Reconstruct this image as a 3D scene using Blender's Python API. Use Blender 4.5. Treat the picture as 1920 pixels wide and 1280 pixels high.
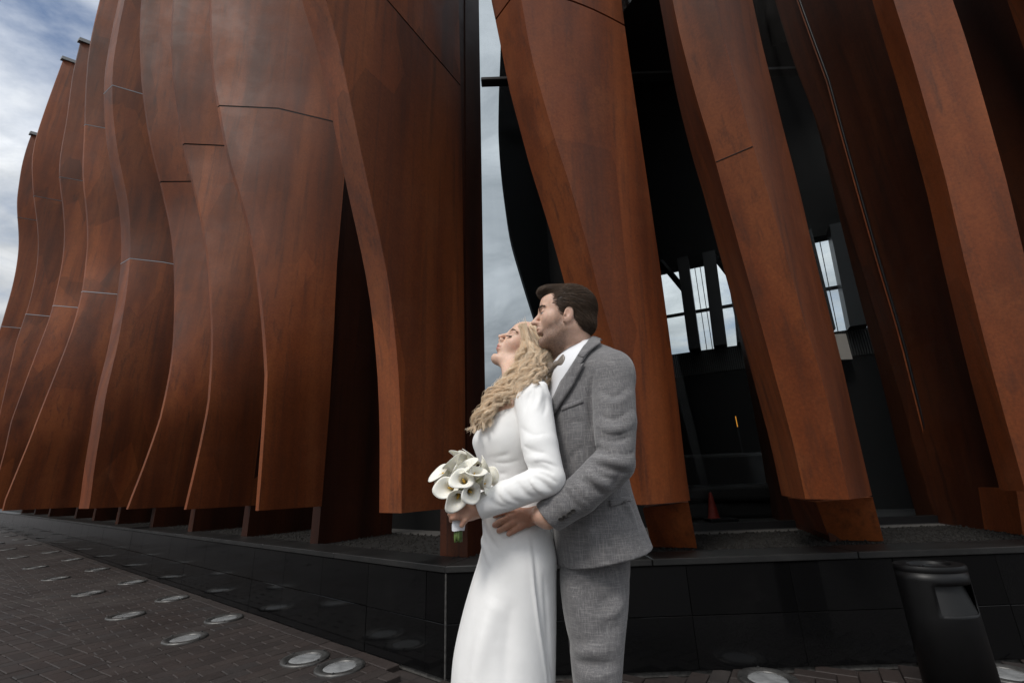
import bpy, bmesh, math, random
import numpy as np
from mathutils import Matrix, Vector

for o in list(bpy.data.objects): bpy.data.objects.remove(o)
SC = bpy.context.scene
COL = SC.collection
rng = np.random.default_rng(7)
random.seed(7)

# ------------------------------------------------------------------ camera
CAM_H = 1.05
PITCH, ROLL, LENS = math.radians(17.25), math.radians(2.0), 16.0
F_AX = np.array([0, math.cos(PITCH), math.sin(PITCH)])
U0 = np.array([0, -math.sin(PITCH), math.cos(PITCH)]); R0 = np.array([1., 0, 0])
R_AX = math.cos(ROLL)*R0 - math.sin(ROLL)*U0
U_AX = math.cos(ROLL)*U0 + math.sin(ROLL)*R0
EYE = np.array([0, 0, CAM_H])
FPX = LENS/36*1920
cd = bpy.data.cameras.new('camera'); cam = bpy.data.objects.new('camera', cd); COL.objects.link(cam)
cd.lens = LENS; cd.sensor_width = 36; cd.clip_start = 0.05; cd.clip_end = 3000
m = Matrix.Identity(4)
for i in range(3):
    m[i][0] = R_AX[i]; m[i][1] = U_AX[i]; m[i][2] = -F_AX[i]; m[i][3] = EYE[i]
cam.matrix_world = m
SC.camera = cam
SC.render.resolution_x, SC.render.resolution_y = 1024, 682

# ------------------------------------------------------------------ light
SUN_AZ, SUN_EL = math.radians(214), math.radians(50)      # azimuth clockwise from +Y
w = bpy.data.worlds.new('World'); SC.world = w; w.use_nodes = True
nt = w.node_tree; nt.nodes.clear()
def N(nt, t, **kw):
    n = nt.nodes.new(t)
    for k, v in kw.items():
        if k.startswith('i_'):
            key = k[2:]
            key = int(key) if key.isdigit() else key.replace('_', ' ')
            n.inputs[key].default_value = v
        else: setattr(n, k, v)
    return n
def L(nt, a, b): nt.links.new(a, b)
out = N(nt, 'ShaderNodeOutputWorld'); bg = N(nt, 'ShaderNodeBackground', i_Strength=0.092)
sky = N(nt, 'ShaderNodeTexSky', sky_type='NISHITA', sun_disc=False, sun_elevation=SUN_EL, sun_rotation=SUN_AZ,
        air_density=1.0, dust_density=1.5, ozone_density=1.2)
tc = N(nt, 'ShaderNodeTexCoord'); sep = N(nt, 'ShaderNodeSeparateXYZ'); L(nt, tc.outputs['Generated'], sep.inputs[0])
az = N(nt, 'ShaderNodeMath', operation='ABSOLUTE'); L(nt, sep.outputs[2], az.inputs[0])
ad = N(nt, 'ShaderNodeMath', operation='ADD', i_1=0.30); L(nt, az.outputs[0], ad.inputs[0])
dv = N(nt, 'ShaderNodeVectorMath', operation='DIVIDE'); L(nt, tc.outputs['Generated'], dv.inputs[0]); L(nt, ad.outputs[0], dv.inputs[1])
mp = N(nt, 'ShaderNodeMapping'); mp.inputs['Location'].default_value = (2.9, 0.55, 0.0); mp.inputs['Scale'].default_value = (1.0, 1.3, 1.0)
L(nt, dv.outputs[0], mp.inputs[0])
n1 = N(nt, 'ShaderNodeTexNoise', i_Scale=1.25, i_Detail=9, i_Roughness=0.58, i_Distortion=0.35); L(nt, mp.outputs[0], n1.inputs['Vector'])
r1 = N(nt, 'ShaderNodeValToRGB'); r1.color_ramp.elements[0].position = 0.30; r1.color_ramp.elements[1].position = 0.49
L(nt, n1.outputs[0], r1.inputs[0])
n2 = N(nt, 'ShaderNodeTexNoise', i_Scale=3.0, i_Detail=8, i_Roughness=0.6, i_Distortion=0.5); L(nt, mp.outputs[0], n2.inputs['Vector'])
r2 = N(nt, 'ShaderNodeValToRGB')
r2.color_ramp.elements[0].position = 0.32; r2.color_ramp.elements[0].color = (5.2, 5.5, 5.8, 1)
r2.color_ramp.elements[1].position = 0.68; r2.color_ramp.elements[1].color = (10.4, 10.6, 10.8, 1)
L(nt, n2.outputs[0], r2.inputs[0])
eg = N(nt, 'ShaderNodeMapRange', interpolation_type='SMOOTHSTEP'); L(nt, az.outputs[0], eg.inputs[0])       # cloud base greyer towards the horizon, all round
for i_, v_ in ((1, 0.0), (2, 0.62), (3, 0.34), (4, 1.08)): eg.inputs[i_].default_value = v_
cl = N(nt, 'ShaderNodeVectorMath', operation='SCALE'); L(nt, r2.outputs[0], cl.inputs[0]); L(nt, eg.outputs[0], cl.inputs['Scale'])
cov = N(nt, 'ShaderNodeMapRange'); L(nt, az.outputs[0], cov.inputs[0])
for i_, v_ in ((1, 0.0), (2, 0.45), (3, 0.85), (4, 0.0)): cov.inputs[i_].default_value = v_
cmx = N(nt, 'ShaderNodeMath', operation='MAXIMUM'); L(nt, r1.outputs[0], cmx.inputs[0]); L(nt, cov.outputs[0], cmx.inputs[1])
mx = N(nt, 'ShaderNodeMix', data_type='RGBA'); L(nt, cmx.outputs[0], mx.inputs[0])
L(nt, sky.outputs[0], mx.inputs[6]); L(nt, cl.outputs[0], mx.inputs[7])
L(nt, mx.outputs[2], bg.inputs[0]); L(nt, bg.outputs[0], out.inputs[0])

sd = bpy.data.lights.new('sun', 'SUN'); sun = bpy.data.objects.new('sun', sd); COL.objects.link(sun)
sd.energy = 1.5; sd.angle = math.radians(15); sd.color = (1.0, 0.955, 0.90)
sdir = Vector((math.sin(SUN_AZ)*math.cos(SUN_EL), math.cos(SUN_AZ)*math.cos(SUN_EL), math.sin(SUN_EL)))
sun.rotation_euler = sdir.to_track_quat('Z', 'Y').to_euler()
SC.view_settings.view_transform = 'Standard'; SC.view_settings.look = 'None'
SC.view_settings.exposure = 0.42; SC.view_settings.gamma = 1.0; SC.view_settings.use_curve_mapping = False
SC.cycles.max_bounces = 8; SC.cycles.transparent_max_bounces = 16

# ------------------------------------------------------------------ pixel helpers (a pixel is only a direction)
def ray(x, y): return F_AX + (x-960)/FPX*R_AX - (y-640)/FPX*U_AX
def hit_z(x, y, z=0.): d = ray(x, y); return EYE + (z-CAM_H)/d[2]*d
def hit_pl(x, y, P, n): d = ray(x, y); return EYE + (np.dot(np.asarray(P)-EYE, n)/np.dot(d, n))*d
def hit_Y(x, y, Y): d = ray(x, y); return EYE + Y/d[1]*d
def proj(P):
    P = np.asarray(P, float)-EYE; d = P@F_AX
    return np.stack([960+FPX*(P@R_AX)/d, 640-FPX*(P@U_AX)/d], -1), d

# ------------------------------------------------------------------ object helpers
def mesh_obj(name, V, Fc, mat, parent=None, smooth=False, sharp=None):
    me = bpy.data.meshes.new(name)
    me.from_pydata([tuple(map(float, v)) for v in V], [], [tuple(map(int, f)) for f in Fc]); me.update()
    return link_mesh(name, me, mat, parent, smooth, sharp)
def link_mesh(name, me, mat, parent=None, smooth=False, sharp=None):
    o = bpy.data.objects.new(name, me); COL.objects.link(o)
    if mat is not None and not me.materials: me.materials.append(mat)
    if parent is not None: o.parent = parent
    if smooth:
        me.polygons.foreach_set('use_smooth', [True]*len(me.polygons))
        if sharp: me.set_sharp_from_angle(angle=math.radians(sharp))
    return o
def tag(o, label=None, cat=None, group=None, kind=None):
    if label: o['label'] = label
    if cat: o['category'] = cat
    if group: o['group'] = group
    if kind: o['kind'] = kind
    return o
def empty(name, loc, label=None, cat=None, group=None):
    o = bpy.data.objects.new(name, None); COL.objects.link(o); o.empty_display_size = 0.1
    EMPTY_LOC[o.name] = np.array(loc, float)
    return tag(o, label, cat, group)
EMPTY_LOC = {}
def bevel(o, wd=0.004, seg=1):
    md = o.modifiers.new('bevel', 'BEVEL'); md.width = wd; md.segments = seg; md.limit_method = 'ANGLE'; return o
def box_vf(c, s, rz=0.0):
    x, y, z = np.array(s)/2
    V = np.array([(-x,-y,-z),(x,-y,-z),(x,y,-z),(-x,y,-z),(-x,-y,z),(x,-y,z),(x,y,z),(-x,y,z)])
    cr, sr = math.cos(rz), math.sin(rz)
    V = V@np.array([[cr, sr, 0], [-sr, cr, 0], [0, 0, 1]]) + np.array(c)
    return V, [(0,3,2,1),(4,5,6,7),(0,1,5,4),(1,2,6,5),(2,3,7,6),(3,0,4,7)]
def prism_vf(poly, z0, z1):
    n = len(poly); V = [(p[0], p[1], z0) for p in poly]+[(p[0], p[1], z1) for p in poly]
    return np.array(V), [tuple(range(n-1, -1, -1)), tuple(range(n, 2*n))]+[(i, (i+1) % n, n+(i+1) % n, n+i) for i in range(n)]
def tube_vf(pts, rad, sides=6, cap=True):
    pts = np.asarray(pts, float); n = len(pts); rad = np.broadcast_to(rad, (n,))
    T = np.gradient(pts, axis=0); T /= np.linalg.norm(T, axis=1)[:, None]+1e-12
    a = np.array([0, 0, 1.]) if abs(T[0][2]) < .9 else np.array([1., 0, 0])
    V = []; u = np.cross(T[0], a); u /= np.linalg.norm(u)
    for i in range(n):
        u = u-T[i]*np.dot(u, T[i]); u /= np.linalg.norm(u)+1e-12; v = np.cross(T[i], u)
        for k in range(sides):
            an = 2*math.pi*k/sides; V.append(pts[i]+rad[i]*(math.cos(an)*u+math.sin(an)*v))
    Fc = [(i*sides+k, i*sides+(k+1) % sides, (i+1)*sides+(k+1) % sides, (i+1)*sides+k) for i in range(n-1) for k in range(sides)]
    if cap: Fc += [tuple(range(sides-1, -1, -1)), tuple(range((n-1)*sides, n*sides))]
    return np.array(V), Fc
def lathe_vf(prof, sides=32, c=(0, 0, 0)):
    V = []; 
    for r, z in prof:
        for k in range(sides):
            an = 2*math.pi*k/sides; V.append((c[0]+r*math.cos(an), c[1]+r*math.sin(an), c[2]+z))
    Fc = [(i*sides+k, i*sides+(k+1) % sides, (i+1)*sides+(k+1) % sides, (i+1)*sides+k) for i in range(len(prof)-1) for k in range(sides)]
    Fc += [tuple(range(sides-1, -1, -1)), tuple(range((len(prof)-1)*sides, len(prof)*sides))]
    return np.array(V), Fc
def fix_normals(me):
    bm = bmesh.new(); bm.from_mesh(me); bmesh.ops.recalc_face_normals(bm, faces=bm.faces); bm.to_mesh(me); bm.free()
def merge(parts):
    V = []; Fc = []; o = 0
    for v, f in parts:
        V.append(np.asarray(v)); Fc += [tuple(i+o for i in q) for q in f]; o += len(v)
    return np.concatenate(V), Fc

# ------------------------------------------------------------------ materials
def new_mat(name):
    mt = bpy.data.materials.new(name); mt.use_nodes = True
    nt = mt.node_tree; b = nt.nodes['Principled BSDF']
    return mt, nt, b
def ramp(nt, stops, src=None):
    r = N(nt, 'ShaderNodeValToRGB'); cr = r.color_ramp
    while len(cr.elements) < len(stops): cr.elements.new(0.5)
    for e, (p, c) in zip(cr.elements, stops): e.position = p; e.color = (*c, 1) if len(c) == 3 else c
    if src is not None: L(nt, src, r.inputs[0])
    return r
def noise(nt, vec, scale, detail=4, rough=.55, dist=0.0):
    n = N(nt, 'ShaderNodeTexNoise', i_Scale=scale, i_Detail=detail, i_Roughness=rough, i_Distortion=dist)
    if vec is not None: L(nt, vec, n.inputs['Vector'])
    return n
def mapping(nt, vec, scale=(1, 1, 1), rot=(0, 0, 0), loc=(0, 0, 0)):
    m = N(nt, 'ShaderNodeMapping'); m.inputs['Scale'].default_value = scale; m.inputs['Rotation'].default_value = rot
    m.inputs['Location'].default_value = loc; L(nt, vec, m.inputs[0]); return m
def mixc(nt, a, b, fac, blend='MIX'):
    m = N(nt, 'ShaderNodeMix', data_type='RGBA', blend_type=blend)
    for s, i in ((fac, 0), (a, 6), (b, 7)):
        if hasattr(s, 'links'): L(nt, s, m.inputs[i])
        else: m.inputs[i].default_value = s if i == 0 else ((*s, 1) if len(s) == 3 else s)
    return m.outputs[2]
def bump(nt, b, h, strength=.3, dist=.01):
    bn = N(nt, 'ShaderNodeBump', i_Strength=strength, i_Distance=dist); L(nt, h, bn.inputs['Height']); L(nt, bn.outputs[0], b.inputs['Normal']); return bn
def plain(name, col, rough=.5, metal=0.0, spec=.5, nscale=None, namp=.25, bumps=0.0):
    mt, nt, b = new_mat(name)
    b.inputs['Roughness'].default_value = rough; b.inputs['Metallic'].default_value = metal
    b.inputs['Specular IOR Level'].default_value = spec
    b.inputs['Base Color'].default_value = (*col, 1)
    if nscale:
        t = N(nt, 'ShaderNodeTexCoord'); n = noise(nt, t.outputs['Object'], nscale, 6, .6)
        lo = tuple(c*(1-namp) for c in col); hi = tuple(min(1, c*(1+namp)) for c in col)
        r = ramp(nt, [(.3, lo), (.7, hi)], n.outputs[0]); L(nt, r.outputs[0], b.inputs['Base Color'])
        if bumps: bump(nt, b, n.outputs[0], bumps, .003)
    return mt

def N_bw(nt, src):
    n = N(nt, 'ShaderNodeRGBToBW'); L(nt, src, n.inputs[0]); return n.outputs[0]
def corten(name, seed, dk=1.0):
    mt, nt, b = new_mat(name)
    t = N(nt, 'ShaderNodeTexCoord'); oi = N(nt, 'ShaderNodeObjectInfo')
    off = N(nt, 'ShaderNodeVectorMath', operation='SCALE'); off.inputs[0].default_value = (17.0, 9.0, 3.0); L(nt, oi.outputs['Random'], off.inputs['Scale'])
    ad = N(nt, 'ShaderNodeVectorMath', operation='ADD'); L(nt, t.outputs['Object'], ad.inputs[0]); L(nt, off.outputs[0], ad.inputs[1])
    vec = ad.outputs[0]
    big = noise(nt, mapping(nt, vec, (2.6, 2.6, .22)).outputs[0], 1.3, 3, .5)            # broad vertical tone bands
    strk = noise(nt, mapping(nt, vec, (9, 9, .35)).outputs[0], 2.0, 6, .6, .2)            # run-off streaks
    blo = noise(nt, vec, 2.2, 8, .65, .4)                                                # blotches
    fine = noise(nt, vec, 60, 6, .65)
    vor = N(nt, 'ShaderNodeTexVoronoi', i_Scale=.8, distance='CHEBYCHEV'); L(nt, mapping(nt, vec, (1.7, 1.7, .5)).outputs[0], vor.inputs['Vector'])
    a = ramp(nt, [(.32, (.082, .0200, .0058)), (.48, (.140, .0340, .0086)), (.66, (.195, .0530, .0140))], big.outputs[0])
    c = mixc(nt, a.outputs[0], (.080, .0240, .0100), ramp(nt, [(.52, (0, 0, 0)), (.70, (.8, .8, .8))], strk.outputs[0]).outputs[0])
    c = mixc(nt, c, (.200, .0660, .0240), ramp(nt, [(.55, (0, 0, 0)), (.80, (.5, .5, .5))], blo.outputs[0]).outputs[0])
    c = mixc(nt, c, N_bw(nt, vor.outputs['Color']), .30, 'OVERLAY')
    c = mixc(nt, c, ramp(nt, [(.3, (.72, .72, .72)), (.7, (1.18, 1.18, 1.18))], fine.outputs[0]).outputs[0], .8, 'MULTIPLY')
    mot = noise(nt, vec, 11, 9, .72, .3); run = noise(nt, mapping(nt, vec, (38, 38, .45)).outputs[0], 1.6, 5, .65)
    c = mixc(nt, c, ramp(nt, [(.30, (.70, .68, .66)), (.5, (1, 1, 1)), (.72, (1.25, 1.22, 1.18))], mot.outputs[0]).outputs[0], .40, 'MULTIPLY')
    c = mixc(nt, c, (.040, .020, .013), ramp(nt, [(.60, (0,)*3), (.78, (.35,)*3)], run.outputs[0]).outputs[0])
    c = mixc(nt, c, (1.14, 1.14, 1.14), 1.0, 'MULTIPLY')
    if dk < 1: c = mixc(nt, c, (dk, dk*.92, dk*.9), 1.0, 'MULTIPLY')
    L(nt, c, b.inputs['Base Color'])
    rr = ramp(nt, [(.3, (.50,)*3), (.7, (.66,)*3)], blo.outputs[0]); L(nt, rr.outputs[0], b.inputs['Roughness'])
    b.inputs['Specular IOR Level'].default_value = .30
    hh = N(nt, 'ShaderNodeMath', operation='ADD'); L(nt, fine.outputs[0], hh.inputs[0]); L(nt, strk.outputs[0], hh.inputs[1])
    bump(nt, b, hh.outputs[0], .12, .004)
    return mt
M = {}
M['corten'] = corten('weathered_steel', 0)
M['corten_web'] = corten('shaded_web_steel', 1, .27)  # same weathered steel, darkened: the shade between the fins is put into the colour
M['steel_dark'] = plain('dark_steel', (.012, .011, .011), .45, 0, .4, 5, .3)
M['seam'] = plain('seam_strip', (.35, .36, .38), .35, .8)
M['cap'] = plain('cap_metal', (.16, .165, .17), .5, .3)
M['black'] = plain('black_wall', (.006, .006, .006), .8, 0, .2)
M['interior'] = plain('dark_interior', (.010, .010, .0105), .7, 0, .3, 3, .3)
M['frame'] = plain('black_frame', (.010, .010, .011), .4, 0, .4)

def granite():
    mt, nt, b = new_mat('polished_black_granite'); t = N(nt, 'ShaderNodeTexCoord')
    n = noise(nt, t.outputs['Object'], 260, 4, .7); n2 = noise(nt, t.outputs['Object'], 1.7, 6, .6, .4)
    r = ramp(nt, [(.45, (.0026, .0026, .0028)), (.72, (.010, .010, .0105))], n.outputs[0])
    oi = N(nt, 'ShaderNodeObjectInfo'); rr = ramp(nt, [(0, (.8,)*3), (1, (1.25,)*3)], oi.outputs['Random'])
    c = mixc(nt, r.outputs[0], rr.outputs[0], 1.0, 'MULTIPLY')
    c = mixc(nt, c, (.022, .021, .020), ramp(nt, [(.58, (0,)*3), (.85, (.3,)*3)], n2.outputs[0]).outputs[0])
    L(nt, c, b.inputs['Base Color'])
    L(nt, ramp(nt, [(.35, (.05,)*3), (.75, (.13,)*3)], n2.outputs[0]).outputs[0], b.inputs['Roughness'])
    b.inputs['Specular IOR Level'].default_value = .20
    n3 = noise(nt, t.outputs['Object'], 6, 2, .5); bump(nt, b, n3.outputs[0], .05, .003)
    return mt
M['granite'] = granite()
M['grout'] = plain('grout', (.075, .072, .068), .85, 0, .3, 40, .5)
def coping():
    mt, nt, b = new_mat('coping_stone'); t = N(nt, 'ShaderNodeTexCoord')
    n = noise(nt, t.outputs['Object'], 4, 8, .65, .3); n2 = noise(nt, t.outputs['Object'], 120, 3, .6)
    c = mixc(nt, ramp(nt, [(.35, (.006, .006, .006)), (.7, (.019, .0185, .018))], n.outputs[0]).outputs[0], ramp(nt, [(.3, (.6,)*3), (.7, (1.3,)*3)], n2.outputs[0]).outputs[0], .8, 'MULTIPLY')
    L(nt, c, b.inputs['Base Color']); b.inputs['Roughness'].default_value = .42; bump(nt, b, n2.outputs[0], .2, .002); return mt
M['coping'] = coping()
M['gravel'] = plain('dark_gravel', (.011, .0100, .0090), .9, 0, .3, 30, .6)
def brickmat():
    mt, nt, b = new_mat('paving_brick'); t = N(nt, 'ShaderNodeTexCoord'); g = N(nt, 'ShaderNodeNewGeometry'); oi = N(nt, 'ShaderNodeObjectInfo')
    s = N(nt, 'ShaderNodeMath', operation='ADD'); L(nt, g.outputs['Random Per Island'], s.inputs[0]); L(nt, oi.outputs['Random'], s.inputs[1])
    fr = N(nt, 'ShaderNodeMath', operation='FRACT'); L(nt, s.outputs[0], fr.inputs[0])
    a = ramp(nt, [(0, (.026, .0200, .0182)), (.5, (.032, .0245, .0225)), (.8, (.038, .0285, .0255)), (1, (.030, .0262, .0256))], fr.outputs[0])
    n = noise(nt, g.outputs['Position'], 45, 6, .7); n2 = noise(nt, g.outputs['Position'], 1.2, 6, .6, .5)
    c = mixc(nt, a.outputs[0], ramp(nt, [(.3, (.62,)*3), (.72, (1.35,)*3)], n.outputs[0]).outputs[0], .9, 'MULTIPLY')
    c = mixc(nt, c, (.062, .053, .047), ramp(nt, [(.52, (0,)*3), (.78, (.55,)*3)], n2.outputs[0]).outputs[0])
    L(nt, c, b.inputs['Base Color']); b.inputs['Specular IOR Level'].default_value = .35
    L(nt, ramp(nt, [(.3, (.48,)*3), (.7, (.8,)*3)], n2.outputs[0]).outputs[0], b.inputs['Roughness'])
    bump(nt, b, n.outputs[0], .35, .003); return mt
M['brick'] = brickmat()
def glassmat(name, tint):
    mt = bpy.data.materials.new(name); mt.use_nodes = True; nt = mt.node_tree; nt.nodes.clear()
    o = N(nt, 'ShaderNodeOutputMaterial'); tr = N(nt, 'ShaderNodeBsdfTransparent'); tr.inputs[0].default_value = (*tint, 1)
    gl = N(nt, 'ShaderNodeBsdfGlossy', i_Roughness=.01); gl.inputs[0].default_value = (1, 1, 1, 1)
    lw = N(nt, 'ShaderNodeLayerWeight', i_Blend=.5); pw = N(nt, 'ShaderNodeMath', operation='POWER', i_1=4.0); L(nt, lw.outputs['Facing'], pw.inputs[0])
    ma = N(nt, 'ShaderNodeMath', operation='MULTIPLY_ADD', i_1=.5, i_2=.004); L(nt, pw.outputs[0], ma.inputs[0]); mx = N(nt, 'ShaderNodeMixShader')
    L(nt, ma.outputs[0], mx.inputs[0]); L(nt, tr.outputs[0], mx.inputs[1]); L(nt, gl.outputs[0], mx.inputs[2]); L(nt, mx.outputs[0], o.inputs[0]); return mt
M['glass'] = glassmat('clear_glass', (.93, .95, .955)); M['glass_tint'] = glassmat('tinted_glass', (.66, .69, .71))
# ================================================================== SETTING
CORNER = hit_z(837, 1271); CORNER[2] = 0
WA = math.radians(51)
LW = np.array([-math.sin(WA), math.cos(WA), 0.])            # along the left wall, away from the corner
NI = np.array([math.cos(WA), math.sin(WA), 0.])             # into the building
RW = np.array([1., 0, 0]); NR = np.array([0, 1., 0])        # right wall and its inward normal
PH = 0.585
def wl(s, i, z=0.): return CORNER + LW*s + NI*i + np.array([0, 0, z])
def wr(s, i, z=0.): return CORNER + RW*s + NR*i + np.array([0, 0, z])

# ground: one sheet to the horizon, then the paved area with real bricks
gm, gnt, gb = new_mat('far_paving'); gt = N(gnt, 'ShaderNodeNewGeometry')
bt = N(gnt, 'ShaderNodeTexBrick', i_Scale=1.0); bt.inputs['Brick Width'].default_value = .2; bt.inputs['Row Height'].default_value = .1; bt.inputs['Mortar Size'].default_value = .006
bt.inputs['Color1'].default_value = (.031, .024, .022, 1); bt.inputs['Color2'].default_value = (.027, .021, .0195, 1); bt.inputs['Mortar'].default_value = (.012, .010, .009, 1)
L(gnt, mapping(gnt, gt.outputs['Position'], rot=(0, 0, .6)).outputs[0], bt.inputs['Vector'])
gn = noise(gnt, gt.outputs['Position'], .8, 6, .6); L(gnt, mixc(gnt, bt.outputs[0], ramp(gnt, [(.3, (.7,)*3), (.7, (1.4,)*3)], gn.outputs[0]).outputs[0], .8, 'MULTIPLY'), gb.inputs['Base Color']); gb.inputs['Roughness'].default_value = .7
tag(mesh_obj('ground', [(-600, -600, -.035), (600, -600, -.035), (600, 900, -.035), (-600, 900, -.035)], [(0, 1, 2, 3)], gm), kind='structure')

# in-ground lights (positions first: bricks leave room for them)
LIGHTS = [(637,1252),(572,1236),(420,1161),(347,1198),(323,1123),(236,1155),(249,1092),(166,1113),(183,1068),(105,1085),(136,1049),(67,1064),(97,1035),(34,1045),(63,1021),(14,1030),(37,1011),(1440,1275),(1890,1266)]
LP = [hit_z(*q) for q in LIGHTS]
for k in range(5):
    LP.append(wl(19.6+2.6*k, -.25)); LP.append(wl(16.2+2.5*k, -.76))
LR = .150

def brick_vf(Lx, Ly, h=.045, b=.004):
    x, y = Lx/2, Ly/2
    V = [(-x,-y,-h),(x,-y,-h),(x,y,-h),(-x,y,-h),(-x,-y,-b),(x,-y,-b),(x,y,-b),(-x,y,-b),(-x+b,-y+b,0),(x-b,-y+b,0),(x-b,y-b,0),(-x+b,y-b,0)]
    return np.array(V), [(0,1,5,4),(1,2,6,5),(2,3,7,6),(3,0,4,7),(4,5,9,8),(5,6,10,9),(6,7,11,10),(7,4,8,11),(8,9,10,11)]
BL, BW, GAP = .2, .1, .005
bricks = []
def try_brick(c, ang, half=0):
    d = c-CORNER
    inside = (d@NI > -.055) if d[0] < 0.02 else (d@NR > -.055)
    if d[0] < 0.02 and d@NI > (-.03 if half else -.055): return
    if d[0] >= -0.3 and d[1] > -.055: return
    p, dep = proj(c)
    if dep < .3 or dep > 11.5 or p[0] < -90 or p[0] > 2010 or p[1] > 1400: return
    for q in LP:
        if np.hypot(*(c-q)[:2]) < LR-.09: return
    bricks.append((dep, c[0], c[1], ang, half))
# herringbone over the plaza, running rows along the left wall
A0 = math.radians(51-90+8)
ca, sa = math.cos(A0), math.sin(A0)
U2, V2 = np.array([ca, sa, 0]), np.array([-sa, ca, 0])
P0 = CORNER.copy()
unit = BW
for i in range(-150, 150):
    for j in range(-150, 150):
        for (kx, ky, rot) in ((1.0, .5, 0), (.5, 2.0, 1)):
            # herringbone lattice: translate by (1,1) and (2,-2)... cells of one brick width
            gx = i*1.0 + j*2.0; gy = i*1.0 - j*2.0
            if abs(gx) > 120 or abs(gy) > 120: continue
            c = P0 + U2*(gx+kx)*unit + V2*(gy+ky)*unit
            if (c-CORNER)@NI > -.90 and c[0] < CORNER[0]+.05: continue
            try_brick(c, A0+(math.pi/2 if rot else 0))
B0 = math.radians(51+90)                                     # rows run square to the wall
for r in range(0, 190):
    s = r*BW-.4
    try_brick(wl(s*2+.1, -.020-.05), WA+math.pi/2, 2)                # border course along the plinth
    for q in range(0, 5):
        i = -(.125 + q*BL + (BL if r % 2 else BL/2))
        if r % 2 and q == 0: try_brick(wl(s, -.125-BL/4), WA, 1)
        if i < -1.08: continue
        try_brick(wl(s, i), WA, 2)
bricks.sort()
paving = tag(mesh_obj('pavement', [(-24, -1, -.030), (6, -1, -.030), (6, 3.0, -.030), (CORNER[0], CORNER[1]-.02, -.030), tuple(wl(34, -.02, -.030)), (-40, 20, -.030)], [(0, 1, 2, 3, 4, 5)], gm), kind='structure')
far_ = [wl(9.5, -.02, -.006), wl(34, -.02, -.006), wl(34, -16, -.006), wl(13, -14, -.006), wl(9.5, -4.0, -.006)]
fs = mesh_obj('far_pavement', far_, [(0, 1, 2, 3, 4)], gm); fix_normals(fs.data); tag(fs, kind='structure')
bme = bpy.data.meshes.new('brick'); v, f = brick_vf(BL-GAP, BW-GAP); bme.from_pydata([tuple(q) for q in v], [], f); bme.materials.append(M['brick'])
hme = bpy.data.meshes.new('brick'); vh, fh = brick_vf(BL/2-GAP, BW-GAP); hme.from_pydata([tuple(q) for q in vh], [], fh); hme.materials.append(M['brick'])
vis = [b for b in bricks if proj((b[1], b[2], 0))[0][1] < 1300]
rest = [b for b in bricks if b not in set(vis)]
rest_parts = []; v0 = v
for n, (dep, x, y, a, hf) in enumerate(vis):
    z = rng.normal(0, .0010)+(.0035 if hf else 0); v = vh if hf == 1 else v0; tx, ty = rng.normal(0, .006, 2); a2 = a+rng.normal(0, .008)
    if n < 300:
        o = bpy.data.objects.new('brick', hme if hf == 1 else bme); COL.objects.link(o); o.parent = paving
        o.location = (x, y, z); o.rotation_euler = (tx, ty, a2)
    else:
        c_, s_ = math.cos(a2), math.sin(a2); R = np.array([[c_, -s_, 0], [s_, c_, 0], [0, 0, 1]])
        vv = v.copy(); vv[:, 2] += vv[:, 0]*tx+vv[:, 1]*ty
        rest_parts.append((vv@R.T+np.array([x, y, z]), f))
v = v0
for (dep, x, y, a, hf) in rest:
    c_, s_ = math.cos(a), math.sin(a); R = np.array([[c_, -s_, 0], [s_, c_, 0], [0, 0, 1]])
    rest_parts.append((v@R.T+np.array([x, y, 0]), f))
V_, F_ = merge(rest_parts); tag(mesh_obj('paving_bricks', V_, F_, M['brick'], paving), kind='stuff')

# in-ground lights
M['ring'] = plain('light_ring', (.11, .108, .105), .45, .75, .5, 25, .4, .1)
lm, lnt, lb = new_mat('frosted_lens'); lt = N(lnt, 'ShaderNodeTexCoord'); ln = noise(lnt, lt.outputs['Object'], 14, 6, .65)
L(lnt, ramp(lnt, [(.3, (.17, .175, .18)), (.7, (.36, .37, .375))], ln.outputs[0]).outputs[0], lb.inputs['Base Color']); lb.inputs['Roughness'].default_value = .16; lb.inputs['Coat Weight'].default_value = .6; lb.inputs['Coat Roughness'].default_value = .05
M['well'] = plain('lamp_well', (.05, .05, .05), .4, .5)
vr, fr_ = lathe_vf([(.098, -.03), (.150, -.03), (.150, .004), (.147, .010), (.122, .013), (.117, .009), (.104, .008), (.098, .002)], 40)
fr_ = fr_[:-2]; fr_ += [(7*40+k, 7*40+(k+1) % 40, (k+1) % 40, k) for k in range(40)]
ring_me = bpy.data.meshes.new('ring'); ring_me.from_pydata([tuple(q) for q in vr], [], fr_); ring_me.materials.append(M['ring'])
vl, fl = lathe_vf([(.098, -.030), (.099, .0025), (.090, .005), (.06, .0065), (.02, .007)], 40)
lens_me = bpy.data.meshes.new('lens'); lens_me.from_pydata([tuple(q) for q in vl], [], fl); lens_me.materials.append(lm)
vb, fb = lathe_vf([(.0075, 0), (.0075, .006), (.005, .0075)], 8); bolt_me = bpy.data.meshes.new('bolt'); bolt_me.from_pydata([tuple(q) for q in vb], [], fb); bolt_me.materials.append(M['well'])
for me_ in (ring_me, lens_me): me_.polygons.foreach_set('use_smooth', [True]*len(me_.polygons))
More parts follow.
